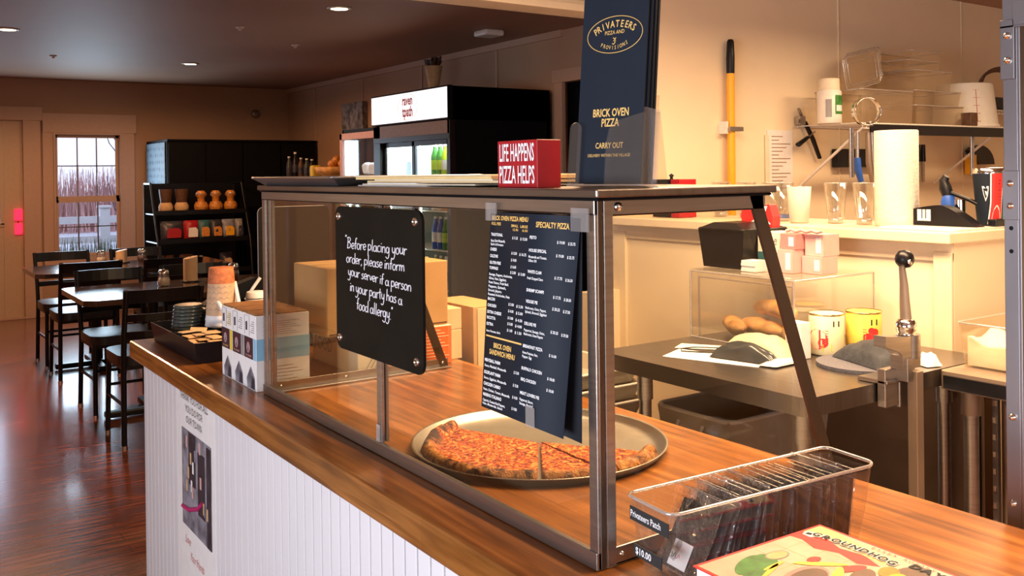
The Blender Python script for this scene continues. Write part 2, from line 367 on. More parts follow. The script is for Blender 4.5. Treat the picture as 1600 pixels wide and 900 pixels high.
# back wall with door and window openings
wb = MB()
for a in ((-2.1, 0.44, 0, 2.45), (1.32, 1.60, 0, 2.45), (0.44, 1.32, 2.02, 2.45), (1.60, 2.27, 0, 0.60), (1.60, 2.27, 1.90, 2.45), (2.27, 4.3, 0, 2.45)):
    wb.box(a[0], a[1], 10.7, 10.86, a[2], a[3], 'wall_dining')
struct('wall_back', wb)
wr = MB()
wr.box(4.15, 4.3, 5.42, 10.7, 0, 2.45, 'wall_dining'); wr.box(4.15, 4.3, 3.3, 4.55, 0, 2.45, 'wall_dining'); wr.box(4.15, 4.3, 4.55, 5.42, 2.08, 2.45, 'wall_dining')
for y in (6.2, 7.42, 8.64, 9.86): wr.box(4.142, 4.15, y, y + 0.02, 0.1, 2.41, 'trim_dining')
struct('wall_right_dining', wr)
struct('trim_1', MB().box(4.128, 4.15, 5.35, 10.7, 2.40, 2.45, 'trim_dining').box(4.12, 4.15, 5.33, 5.42, 0, 2.069, 'trim_dining').box(4.115, 4.15, 4.5, 5.44, 2.07, 2.16, 'trim_dining'))
struct('door_2', MB().box(4.24, 4.28, 4.55, 5.42, 0.0, 2.08, 'black_matte'))
struct('wall_left_dining', MB().box(-2.1, -2.0, 3.2, 10.7, 0, 2.45, 'wall_dining'))
# cross wall of the kitchen, header over the opening
wc = MB().box(2.75, 6.5, 3.2, 3.3, 0, 2.45, 'wall_cream')
for x in (4.38, 5.6): wc.box(x, x + 0.006, 3.194, 3.2, 0, 2.45, 'trim_cream')
wc.box(-3.0, 0.05, 3.2, 3.3, 0, 2.15, 'wall_cream')  # unseen stub, added to block the left daylight from the dining room
struct('wall_kitchen_and_blocker', wc)
struct('trim_2', MB().box(-3.1, 2.75, 3.2, 3.32, 2.15, 2.45, 'wall_cream').box(-3.1, 2.75, 3.185, 3.335, 2.122, 2.155, 'trim_cream').box(-3.1, 2.75, 3.175, 3.2, 2.17, 2.19, 'trim_cream')
       .box(-3.1, 2.75, 3.18, 3.2, 2.24, 2.45, 'trim_cream'), 0.003)
# half wall and its ledge
struct('wall_half', MB().box(2.56, 2.75, 3.14, 3.2, 0, .90, 'wall_cream').box(2.75, 3.10, 1.60, 3.2, 0, 1.19, 'wall_cream').box(2.735, 2.75, 1.60, 1.66, 0, 1.16, 'trim_cream').box(2.735, 2.75, 3.10, 3.18, 0.2, 1.16, 'trim_cream').box(2.742, 2.75, 1.6, 3.2, 1.13, 1.185, 'trim_cream'), 0.002)
struct('trim_3', MB().box(2.70, 3.16, 1.585, 3.2, 1.188, 1.222, 'trim_cream'), 0.004)
struct('wall_recess', MB().box(3.5, 3.6, -1.0, 1.55, 0, 1.22, 'wall_cream'))
struct('wall_right', MB().box(6.4, 6.5, -2.6, 3.2, 0, 2.45, 'wall_cream'))
struct('wall_rear', MB().box(-3.1, 6.5, -2.6, -2.5, 0, 2.45, 'wall_cream'))
struct('wall_left', MB().box(-3.1, -3.0, -2.5, 3.2, 0, 2.45, 'wall_cream'))
# window 1
w1 = MB()
X0, X1, Z0, Z1 = 1.62, 2.25, 0.60, 1.88
w1.box(X0 - 0.02, X0, 10.66, 10.84, Z0, Z1, 'trim_dining').box(X1, X1 + 0.02, 10.66, 10.84, Z0, Z1, 'trim_dining')
w1.box(X0 - 0.02, X1 + 0.02, 10.66, 10.84, Z1, Z1 + 0.02, 'trim_dining').box(X0 - 0.02, X1 + 0.02, 10.64, 10.84, Z0 - 0.02, Z0, 'trim_dining')
zm = 1.20
for z0, z1, yy in ((zm, Z1, 10.74), (Z0, zm, 10.71)):
    w1.box(X0, X0 + 0.03, yy, yy + 0.03, z0, z1, 'trim_dining').box(X1 - 0.03, X1, yy, yy + 0.03, z0, z1, 'trim_dining')
    w1.box(X0, X1, yy, yy + 0.03, z0, z0 + 0.035, 'trim_dining').box(X0, X1, yy, yy + 0.03, z1 - 0.03, z1, 'trim_dining')
    for k in (1, 2): x = X0 + 0.03 + (X1 - X0 - 0.06) * k / 3; w1.box(x - 0.006, x + 0.006, yy + 0.005, yy + 0.02, z0, z1, 'steel_grey')
    zz = z0 + (z1 - z0) * 0.52; w1.box(X0, X1, yy + 0.005, yy + 0.02, zz - 0.006, zz + 0.006, 'steel_grey')
wo = struct('window_1', w1)
pn = MB().box(X0 + 0.02, X1 - 0.02, 10.752, 10.756, zm, Z1, 'window_glass').box(X0 + 0.02, X1 - 0.02, 10.722, 10.726, Z0, zm, 'window_glass').build('pane', wo); 
struct('trim_4', MB().box(1.50, 1.60, 10.67, 10.7, 0.45, 2.08, 'trim_dining').box(2.27, 2.40, 10.67, 10.7, 0.45, 2.08, 'trim_dining').box(1.50, 2.42, 10.66, 10.7, 1.90, 2.10, 'trim_dining')
       .box(1.50, 2.42, 10.63, 10.7, 0.53, 0.58, 'trim_dining').box(1.50, 2.40, 10.67, 10.7, 0.42, 0.53, 'trim_dining'), 0.003)
# door 1 (left, glazed)
d1 = MB().box(0.44, 0.64, 10.71, 10.75, 0, 2.02, 'door_paint').box(1.14, 1.32, 10.71, 10.75, 0, 2.02, 'door_paint').box(0.64, 1.14, 10.71, 10.75, 0, 0.96, 'door_paint').box(0.64, 1.14, 10.71, 10.75, 1.92, 2.02, 'door_paint')
d1.box(1.11, 1.15, 10.695, 10.71, 0.96, 1.95, 'door_paint').box(0.6, 1.15, 10.695, 10.71, 0.94, 0.98, 'door_paint').box(0.7, 1.08, 10.70, 10.71, 0.22, 0.25, 'door_paint').box(1.05, 1.08, 10.70, 10.71, 0.22, 0.80, 'door_paint').box(0.7, 1.08, 10.70, 10.71, 0.78, 0.80, 'door_paint')
for z in (1.28, 1.6): d1.box(0.64, 1.12, 10.715, 10.73, z - 0.006, z + 0.006, 'trim_dining')
d1.box(0.93, 0.945, 10.715, 10.73, 0.96, 1.92, 'trim_dining')
do = struct('door_1', d1, 0.003)
MB().box(0.64, 1.14, 10.738, 10.742, 0.96, 1.92, 'window_glass').build('pane', do)
struct('trim_5', MB().box(1.32, 1.48, 10.66, 10.7, 0, 2.02, 'trim_dining').box(0.3, 1.50, 10.655, 10.7, 2.02, 2.16, 'trim_dining').box(0.3, 0.44, 10.66, 10.7, 0, 2.02, 'trim_dining').box(0.44, 1.32, 10.66, 10.72, 0.0, 0.02, 'trim_dining'), 0.003)
struct('baseboard_back', MB().box(1.48, 2.5, 10.68, 10.7, 0, 0.12, 'trim_dining'))
# outside
struct('ground', MB().box(-20, 30, 10.9, 70, -0.42, -0.40, 'grass').box(-20, 30, 21, 34, -0.40, -0.39, 'snow_road').box(-20, 30, 34, 70, -0.40, -0.38, 'reeds'))
fn = thing('rail_fence', 'white post and rail fence outside the back window', 'fence', (2.4, 14.4, -0.4))
for k in range(7): MB().box(-0.1 + k * 0.95, 0.03 + k * 0.95, 14.35, 14.48, -0.4, 1.0, 'fence_white').box(-0.12 + k * 0.95, 0.05 + k * 0.95, 14.33, 14.5, 1.0, 1.03, 'fence_white').build('fence_post', fn)
for z in (0.28, 0.56, 0.84): MB().box(-0.3, 5.9, 14.39, 14.44, z - 0.06, z + 0.04, 'fence_white').build('fence_rail', fn)
def bushy(name, cx, cy, w, h, d, z0, m, n, label, cat):
    mb = MB()
    for k in range(n):
        a = Vector((cx + random.uniform(-w, w) / 2, cy + random.uniform(-d, d) / 2, z0)); hh = h * random.uniform(0.5, 1)
        b = a + Vector((random.uniform(-.12, .12) * h, random.uniform(-.1, .1), hh)); t = 0.006 * h + 0.006
        mb.add([a + Vector((-t, 0, 0)), a + Vector((t, 0, 0)), b + Vector((t * .3, 0.02, 0)), b - Vector((t * .3, 0, 0))], [(0, 1, 2, 3)], m)
    o = mb.build(name, loc=(cx, cy, z0)); tag(o, label, cat, kind='stuff'); return o
bushy('low_shrubs', 2.4, 13.3, 4.0, 1.05, 1.2, -0.4, 'shrub', 2600, 'dark green low shrubs growing in front of the white fence', 'shrub')
bushy('marsh_reeds', 6.0, 36.0, 26.0, 2.3, 5.0, -0.4, 'reeds', 6000, 'pinkish brown marsh reeds far beyond the white fence', 'reeds')
tr = thing('bare_tree', 'thin bare tree standing at the right of the window view', 'tree', (2.65, 12.3, -0.4))
tm = MB().tube([(2.65, 12.3, -0.4), (2.63, 12.3, 0.8), (2.67, 12.3, 2.2), (2.6, 12.3, 3.4)], [0.03, 0.025, 0.018, 0.008], 'bark', 6)
tm.build('trunk', tr)
bm_ = MB()
for k in range(26):
    z = 0.5 + k * 0.1; a = random.uniform(-1, 1); bm_.tube([(2.65, 12.3, z), (2.65 + a * 0.2, 12.28, z + 0.25), (2.65 + a * 0.34, 12.25, z + 0.65)], [0.009, 0.006, 0.003], 'bark', 4)
bm_.build('branches', tr)

# ================================================================== COUNTER
ct = thing('service_counter', 'long service counter with wooden top and white beadboard front', 'counter', (0.98, 1.2, 0))
MB().box(0.66, 1.315, -1.6, 3.044, 0.868, 0.92, 'counter_wood').build('countertop', ct, bevel=0.006)
MB().box(0.702, 1.28, -1.6, 2.995, 0.0, 0.868, 'panel_white').build('body', ct)
bead = MB(); y = 2.99
while y > -1.5:
    bead.box(0.690, 0.702, y - 0.037, y, 0.0, 0.866, 'panel_white')
    y -= 0.041
bead.build('beadboard_front', ct, bevel=0.002)
e = MB(); x = 0.70
while x < 1.25: e.box(x, x + 0.037, 2.995, 3.002, 0, 0.866, 'panel_white'); x += 0.041
e.build('beadboard_end', ct, bevel=0.0015)
# thank-you sheet taped on the front
sh = thing('thank_you_poster', 'handwritten white thank you sheet with a photo on the counter front', 'poster', (0.688, 2.45, 0.38))
MB().hexa([(0.690, 2.615, 0.30), (0.690, 2.285, 0.30), (0.690, 2.285, 0.862), (0.690, 2.615, 0.862)], [(0.6885, 2.615, 0.30), (0.6875, 2.285, 0.30), (0.6885, 2.285, 0.862), (0.6885, 2.615, 0.862)], 'white_paper').build('sheet', sh)
ph = MB().box(0.6865, 0.6876, 2.31, 2.565, 0.50, 0.755, 'photo_grey')
ph.box(0.6858, 0.6866, 2.31, 2.345, 0.50, 0.75, 'photo_dark').box(0.6858, 0.6866, 2.44, 2.50, 0.62, 0.755, 'photo_dark').box(0.6858, 0.6866, 2.36, 2.42, 0.56, 0.72, 'photo_dark')
for k in range(14):
    yy = 2.33 + random.random() * 0.2; zz = 0.54 + random.random() * 0.19; ph.box(0.6852, 0.6859, yy, yy + 0.012, zz, zz + 0.03, random.choice(['tan', 'white_paper', 'pale_pink', 'photo_grey']))
ph.tube([(0.686, 2.56, 0.545), (0.686, 2.50, 0.55), (0.686, 2.42, 0.575), (0.686, 2.38, 0.60)], 0.006, 'magenta', 5)
ph.build('photo_print', sh)
tx = MB()
for s_, z, a in (('THANK YOU FOR ALL', 0.832, 0), ('YOU DO FOR', 0.803, 0), ('OUR TOWN', 0.775, 0)): tx.text(s_, 0.026, T(0.6862, 2.455, z) @ MX, 'grey_ink', 'C', 0.95)
for s_, z, y_ in (('Love', 0.455, 2.52), ('Your friends', 0.42, 2.44), ('xo', 0.365, 2.34)): tx.text(s_, 0.03, T(0.6862, y_, z) @ MX, 'pink', 'C', 0.8, shear=0.3)
tx.build('handwriting', sh)

# ================================================================== GLASS CASE
F0, F1, YN, YF, ZB, ZT = 0.752, 1.24, 0.905, 2.10, 0.92, 1.388
def bx(z): return 1.062 + (1.235 - 1.062) * (1.375 - z) / (1.375 - 0.93)     # back edge slopes out towards the counter
gc = thing('glass_display_case', 'steel framed glass sneeze guard case standing on the wooden counter', 'display case', (0.95, 1.5, 0.92))
MB().box(0.742, 1.078, 0.892, 2.112, 1.388, 1.399, 'steel_top').box(0.746, 1.072, 0.896, 2.108, 1.384, 1.388, 'black_matte').build('top_plate', gc, bevel=0.002)
def strip(y0, y1, z0, z1, m='steel'): return MB().box(F0, F0 + 0.003, y0, y1, z0, z1, m).box(F0, F0 + 0.022, y0, y1, z0, z0 + 0.003, m).box(F0 - 0.002, F0, y0, y1, z1 - 0.002, z1, m)
MB().box(F0 - 0.004, F0 + 0.004, YN, YF, 1.366, 1.385, 'steel').box(F0 - 0.004, F0 + 0.02, YN, YF, 1.366, 1.369, 'steel').build('front_top_rail', gc, bevel=0.001)
MB().box(F0 - 0.006, F0 + 0.003, YN, YF, 0.921, 0.943, 'steel').box(F0, F0 + 0.022, YN, YF, 0.921, 0.926, 'steel').build('front_bottom_rail', gc, bevel=0.001)
for yn, s_ in ((YN, 1), (YF, -1)):
    p = MB().box(F0 - 0.003, F0 + 0.002, min(yn, yn + s_ * 0.017), max(yn, yn + s_ * 0.017), 0.921, 1.385, 'steel')
    p.box(F0 + 0.001, F0 + 0.009, min(yn, yn - s_ * 0.0) - 0.001, max(yn, yn + s_ * 0.003), 0.921, 1.385, 'steel_brown')
    p.box(F0 + 0.011, F0 + 0.026, min(yn, yn + s_ * 0.004) - 0.001, max(yn, yn + s_ * 0.004), 0.921, 1.385, 'steel')
    p.build('corner_post', gc, bevel=0.0008)
    q = MB().box(F0 + 0.02, bx(1.37), min(yn, yn + s_ * .004), max(yn, yn + s_ * .004), 1.364, 1.385, 'steel').box(F0 + 0.02, bx(1.37), min(yn, yn + s_ * .018), max(yn, yn + s_ * .018), 1.364, 1.367, 'steel')
    q.build('end_top_rail', gc, bevel=0.001)
    q = MB().box(F0 + 0.024, 1.237, min(yn, yn + s_ * .004), max(yn, yn + s_ * .004), 0.921, 0.944, 'steel').box(F0 + 0.024, 1.237, min(yn, yn + s_ * .02), max(yn, yn + s_ * .02), 0.921, 0.925, 'steel'); q = q.build('end_bottom_rail', gc, bevel=0.001)
    sc = MB()
    for xx in (0.787, 0.95, 1.10, 1.22): sc.lathe([(0.0035, 0), (0.003, 0.002), (0, 0.003)], (xx, yn - 0.0 if s_ > 0 else yn - 0.004, 0.934), 'chrome', 8, Matrix.Rotation(R(90), 4, 'X'))
    sub('screw', sc, q)
    a, b = yn, yn + s_ * 0.005
    MB().hexa([(bx(1.385) - 0.024, a, 1.385), (bx(1.385), a, 1.385), (bx(0.925), a, 0.925), (bx(0.925) - 0.024, a, 0.925)], [(bx(1.385) - 0.024, b, 1.385), (bx(1.385), b, 1.385), (bx(0.925), b, 0.925), (bx(0.925) - 0.024, b, 0.925)], 'steel_brown').build('sloping_bar', gc)
    a, b = yn + s_ * 0.006, yn + s_ * 0.010
    MB().hexa([(F0 + 0.006, a, 1.378), (bx(1.378) - 0.01, a, 1.378), (bx(0.93) - 0.01, a, 0.93), (F0 + 0.006, a, 0.93)], [(F0 + 0.006, b, 1.378), (bx(1.378) - 0.01, b, 1.378), (bx(0.93) - 0.01, b, 0.93), (F0 + 0.006, b, 0.93)], 'pane').build('end_glass', gc)
MB().box(1.045, 1.067, YN, YF, 1.368, 1.385, 'steel_dark').build('back_top_rail', gc)
MB().box(F0 - 0.002, F0 + 0.004, 1.505, 1.523, 0.943, 1.37, 'steel').box(F0 + 0.008, F0 + 0.014, 1.507, 1.521, 0.943, 1.37, 'steel_dark').build('mullion', gc, bevel=0.001)
MB().box(F0 - 0.005, F0 - 0.002, 1.507, 1.521, 0.944, 0.975, 'acrylic_edge').build('clip', gc)
MB().box(F0 + 0.004, F0 + 0.008, YN + 0.012, YF - 0.012, 0.93, 1.378, 'pane').build('front_glass', gc)
for (x_, y_, z_) in ((0.787, YN, 1.376),):
    MB().lathe([(0.006, 0), (0.005, 0.003), (0, 0.0045)], (x_, y_ - 0.001, z_), 'chrome', 12, Matrix.Rotation(R(90), 4, 'X')).build('bolt', gc)

# ---- chalk sign with hand lettering
bs = thing('allergy_sign', 'black board with white handwritten food allergy notice and four bolts', 'sign', (0.737, 1.487, 1.095))
MB().prism(rrect(1.319, 1.655, 1.095, 1.362, 0.020), 'x', 0.733, 0.738, 'board_black').build('board', bs, bevel=0.0008)
for yb, zb in ((1.342, 1.343), (1.342, 1.115), (1.640, 1.343), (1.640, 1.115)):
    b_ = MB().lathe([(0.0075, 0), (0.0070, 0.002), (0.004, 0.003), (0.0038, 0.0022), (0, 0.0022)], (0.733, yb, zb), 'chrome', 16, Matrix.Rotation(R(-90), 4, 'Y')); b_.tube([(0.738, yb, zb), (0.7495, yb, zb)], 0.004, 'chrome', 8); b_.build('bolt', bs)
def arc(cx, cy, rx, ry, a0, a1, n=10): return [(cx + rx * math.cos(R(a0 + (a1 - a0) * k / n)), cy + ry * math.sin(R(a0 + (a1 - a0) * k / n))) for k in range(n + 1)]
G = {
 'o': (0.85, [arc(.4, .45, .34, .45, 80, 440)]), 'a': (0.95, [arc(.38, .42, .34, .42, 60, 400), [(.74, .85), (.74, .25), (.82, .0), (.95, .05)]]),
 'c': (0.75, [arc(.42, .45, .36, .45, 50, 310)]), 'e': (0.8, [[(.1, .42), (.68, .5)] + arc(.4, .48, .32, .44, 10, 320)]),
 'n': (0.9, [[(.1, .9), (.1, 0)], [(.1, .55), (.3, .85), (.55, .88), (.7, .6), (.7, .0)]]), 'm': (1.3, [[(.1, .9), (.1, 0)], [(.1, .55), (.28, .85), (.48, .85), (.55, .5), (.55, 0)], [(.55, .5), (.75, .85), (.95, .85), (1.05, .5), (1.08, 0)]]),
 'r': (0.68, [[(.1, .9), (.12, 0)], [(.12, .5), (.3, .85), (.55, .88), (.6, .75)]]), 'u': (0.88, [[(.08, .9), (.08, .3), (.25, .02), (.5, .05), (.7, .35)], [(.7, .9), (.7, .2), (.82, 0)]]),
 'h': (0.85, [[(.1, 1.7), (.1, 0)], [(.1, .5), (.3, .85), (.55, .85), (.65, .55), (.66, 0)]]), 'i': (0.35, [[(.15, .85), (.15, 0)], [(.15, 1.15), (.17, 1.25)]]),
 'l': (0.42, [[(.15, 1.7), (.15, .2), (.28, 0)]]), 't': (0.62, [[(.25, 1.5), (.25, .2), (.4, 0)], [(0, .95), (.55, 1.0)]]), 'f': (0.62, [[(.6, 1.6), (.42, 1.72), (.28, 1.4), (.25, 0)], [(.02, .85), (.55, .9)]]),
 'g': (0.9, [arc(.36, .45, .32, .42, 60, 400), [(.7, .85), (.72, -.4), (.5, -.75), (.2, -.7), (.02, -.5)]]), 'y': (0.85, [[(.08, .9), (.1, .35), (.35, .05), (.65, .4)], [(.68, .9), (.66, -.3), (.45, -.75), (.15, -.75), (0, -.6)]]),
 'p': (0.88, [[(.1, .9), (.1, -.8)], arc(.42, .45, .34, .42, 150, -150)]), 'd': (0.9, [arc(.38, .42, .34, .42, 60, 400), [(.74, 1.7), (.74, .05), (.85, 0)]]),
 's': (0.68, [[(.55, .8), (.35, .92), (.12, .78), (.18, .55), (.5, .4), (.55, .15), (.3, 0), (.05, .12)]]), 'v': (0.7, [[(.05, .88), (.3, 0), (.62, .9)]]),
 'B': (1.05, [[(.15, 1.65), (.12, 0)], [(-.05, 1.55), (.5, 1.7), (.8, 1.4), (.65, 1.05), (.15, .9)], [(.15, .9), (.7, .85), (.92, .45), (.6, .02), (.05, 0)]]),
 ',': (0.35, [[(.15, .1), (.05, -.25)]]), '.': (0.3, [[(.1, .02), (.14, .06)]]), ' ': (0.42, []), '"': (0.4, [[(.08, 1.75), (.04, 1.45)], [(.24, 1.75), (.2, 1.45)]])}
def smooth2(pts):
    for _ in range(2):
        if len(pts) < 3: return pts
        q = [pts[0]]
        for a, b in zip(pts, pts[1:]): q += [(a[0] * .75 + b[0] * .25, a[1] * .75 + b[1] * .25), (a[0] * .25 + b[0] * .75, a[1] * .25 + b[1] * .75)]
        pts = q + [pts[-1]]
    return pts
def hand(mb, s_, yl, z, xh, width, x=0.7325, m='chalk', r=0.00092, slope=0.0):
    adv = sum(G[c][0] for c in s_); k = width / adv; u = 0
    for c in s_:
        w, st = G[c]; jz = random.uniform(-.06, .06)
        for pl in st:
            pts = smooth2(pl) if len(pl) < 9 else pl
            mb.tube([(x, yl - (u + a + b * .08) * k, z + (b + jz) * xh - u * k * slope) for a, b in pts], r, m, 5)
        u += w
tx = MB()
hand(tx, '"', 1.612, 1.290, 0.0110, 0.008)
hand(tx, 'Before placing your', 1.602, 1.2850, 0.0122, 0.232, slope=-0.01)
hand(tx, 'order, please inform', 1.607, 1.2590, 0.0115, 0.230, slope=-0.0)
hand(tx, 'your server if a person', 1.600, 1.2350, 0.0112, 0.245, slope=0.03)
hand(tx, 'in your party has a', 1.593, 1.2070, 0.0118, 0.205, slope=0.02)
hand(tx, 'food allergy."', 1.565, 1.1765, 0.0122, 0.142, slope=0.02)
tx.build('handwriting', bs)

# ---- taped paper menu on the front glass
mn = thing('taped_menu', 'folded navy pizza price menu taped to the front of the glass case', 'menu', (0.735, 1.03, 1.09))
A_, B_, D_, E_ = Vector((0.7445, 1.134, 1.3645)), Vector((0.7445, 0.927, 1.3645)), Vector((0.722, 1.131, 1.087)), Vector((0.722, 0.940, 1.083))
def leaf(mb, A, B, D, E, m, th=0.0006, bow=0.0):
    n = 10; f = []; vs = []
    for s_ in (0, th):
        for i in range(n + 1):
            t = i / n; bz = -math.sin(t * math.pi) * bow
            for P, Q in ((A, D), (B, E)): vs.append(P.lerp(Q, t) + Vector((s_ + bz, 0, 0)))
    for i in range(n):
        a = 2 * i; f.append((a, a + 2, a + 3, a + 1)); c = 2 * (n + 1) + a; f.append((c, c + 1, c + 3, c + 2)); f.append((a, a + 2 * (n + 1), c + 2, a + 2)); f.append((a + 1, a + 3, c + 3, c + 1))
    mb.add(vs, f, m, True)
m_ = MB(); leaf(m_, A_, B_, D_, E_, 'navy'); m_.build('front_leaf', mn)
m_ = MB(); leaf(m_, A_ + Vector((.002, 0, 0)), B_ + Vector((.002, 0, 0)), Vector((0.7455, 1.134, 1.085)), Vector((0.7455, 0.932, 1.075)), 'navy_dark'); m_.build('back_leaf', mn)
ez = (A_ - D_).normalized(); ey = (B_ - A_).normalized(); nx = ey.cross(ez)
def mp_(u, v):          # u 0..1 across, v 0..1 down
    top = A_.lerp(B_, u); bot = D_.lerp(E_, u); p = top.lerp(bot, v) + nx * 0.0006
    sk = (bot - top).normalized()
    return Matrix(((ey.x, -sk.x, nx.x, p.x), (ey.y, -sk.y, nx.y, p.y), (ey.z, -sk.z, nx.z, p.z), (0, 0, 0, 1)))
tx = MB()
def mt(s_, u0, u1, v, size, m='white_ink', bold=0.022):        # a line of print fitted between u0 and u1
    vs, _ = text_geo(s_, bold); w = max(q.x for q in vs) - min(q.x for q in vs); W_ = (B_ - A_).length * (u1 - u0) * (1 - .07 * v)
    tx.text(s_, size, mp_(u0, v), m, 'L', W_ / (w * size), bold)
mt('BRICK OVEN PIZZA MENU', .02, .455, .040, .0088, 'gold', .03); mt('FULL PIES', .02, .135, .066, .0058, 'gold'); mt('SMALL', .262, .345, .070, .0052, 'gold'); mt('LARGE', .370, .455, .071, .0052, 'gold')
mt('12 IN', .285, .345, .089, .0048, 'gold'); mt('16 IN', .395, .455, .090, .0048, 'gold'); mt('SPECIALTY PIZZA', .545, .90, .062, .0104, 'gold', .03)
L1 = [('TRADITIONAL', .122, .165, '$ 11.25', '$ 15.50'), ('CHEESE', .198, .10, '$ 12.00', '$ 16.75'), ('CALZONE', .232, .12, '$ 14.00', ''), ('GLUTEN FREE', .266, .16, '$ 16.00', ''), ('TOPPINGS', .294, .13, '$ 2.00', '$ 3.00'),
      ('BACON', .452, .11, '$ 3.00', '$ 3.50'), ('CHICKEN', .485, .13, '$ 4.00', '$ 5.00'), ('EXTRA CHEESE', .519, .20, '$ 3.00', '$ 4.50'), ('RICOTTA', .548, .13, '$ 3.00', '$ 4.00'), ('EXTRA', .580, .105, '$ 1.00', '$ 1.50')]
for n_, v, w, a, b in L1:
    mt(n_, .02, w, v, .0058, bold=.03); mt(a, .283, .348, v + .008, .0052)
    if b: mt(b, .378, .458, v + .010, .0052)
for i, (s_, w) in enumerate((('Sauce, Extra Mozzarella,', .20), ('Garlic & Romano', .18))): mt(s_, .02, w, .152 + i * .019, .0050)
for i, (s_, w) in enumerate((('Sausage, Peppers, Anchovies,', .31), ('Olives, Ham, Eggplant,', .24), ('Roast Onions, Fresh Basil,', .27), ('Peppers, Spinach,', .24), ('Broccoli, Jalapeno,', .19), ('Roasted Artichoke, Feta', .29))): mt(s_, .02, w, .325 + i * .0205, .0050)
mt('Sauce, Parmesan, Garlic', .02, .20, .613, .0042); mt('BRICK OVEN', .125, .345, .686, .0098, 'gold', .03); mt('SANDWICH MENU', .075, .395, .722, .0098, 'gold', .03)
tx.add([mp_(.02, .638) @ Vector(q) for q in ((0, 0, 0), (.088, -.001, 0), (.088, .0014, 0), (0, .0022, 0))], [(0, 1, 2, 3)], 'gold')
for n_, w, d_, wd, v, p_ in (('MEATBALL PARM', .22, 'Sauce, Meatball, Mozzarella', .30, .765, '$ 13.00'), ('EGGPLANT PARM', .23, 'Sauce, Eggplant, Mozzarella', .31, .827, '$ 13.00'), ('CHICKEN CARBO', .24, 'Pesto, Chicken, Tomato, Mozzarella', .36, .885, '$ 14.00'), ('MARINO ITALIANO', .26, 'Capicola, Roasted Red Peppers,', .31, .940, '$ 14.00')):
    mt(n_, .02, w, v, .0062, bold=.03); mt(d_, .02, wd, v + .026, .0048); mt(p_, .395, .458, v + .018, .0054)
mt('Ham, Mozzarella, Salami', .02, .28, .983, .0044)
L2 = [('PESTO', .56, .120, '', '$ 19.00', '$ 25.75'), ('HOUSE SPECIAL', .68, .182, 'Mozzarella and Tomato,|Olive Oil', '$ 19.00', '$ 25.75'), ('WHITE CLAM', .64, .285, 'Fresh Chopped Clams', '$ 17.75', '$ 26.50'), ('SHRIMP SCAMPI', .68, .374, '', '$ 17.75', '$ 28.50'), ('VEGGIE PIE', .62, .428, 'Mushrooms, Onion, Peppers,|Spinach, Broccoli, Eggplant', '$ 20.25', '$ 27.50'), ('DELUXE PIE', .62, .535, 'Pepperoni, Sausage, Onion,|Mushrooms, Green Peppers', '$ 20.25', '$ 29.50'), ('BREAKFAST PIZZA', .71, .643, 'Home Potatoes, Ham,|Pepper, Egg', '$ 16.00', ''), ('BUFFALO CHICKEN', .72, .750, '', '$ 18.00', ''), ('BBQ CHICKEN', .66, .803, '', '$ 18.00', ''), ('MEAT LOVERS PIE', .71, .868, 'Pepperoni, Bacon,|Sausage, Meatball', '', '')]
for n_, w, v, d_, a, b in L2:
    mt(n_, .485, w, v, .0058, bold=.03)
    if a: mt(a, .785, .865, v + .012, .0052)
    if b: mt(b, .90, .972, v + .014, .0052)
    for i, q in enumerate(d_.split('|')):
        if q: mt(q, .485, .50 + len(q) * .0085, v + .030 + i * .019, .0048)
tx.build('printed_text', mn)
MB().box(0.742, 0.7443, 1.118, 1.145, 1.352, 1.378, 'tape').build('tape', mn); MB().box(0.742, 0.7443, 0.910, 0.945, 1.345, 1.375, 'tape').build('tape', mn); MB().box(0.7205, 0.7212, 1.0, 1.02, 1.083, 1.11, 'tape').build('tape', mn)

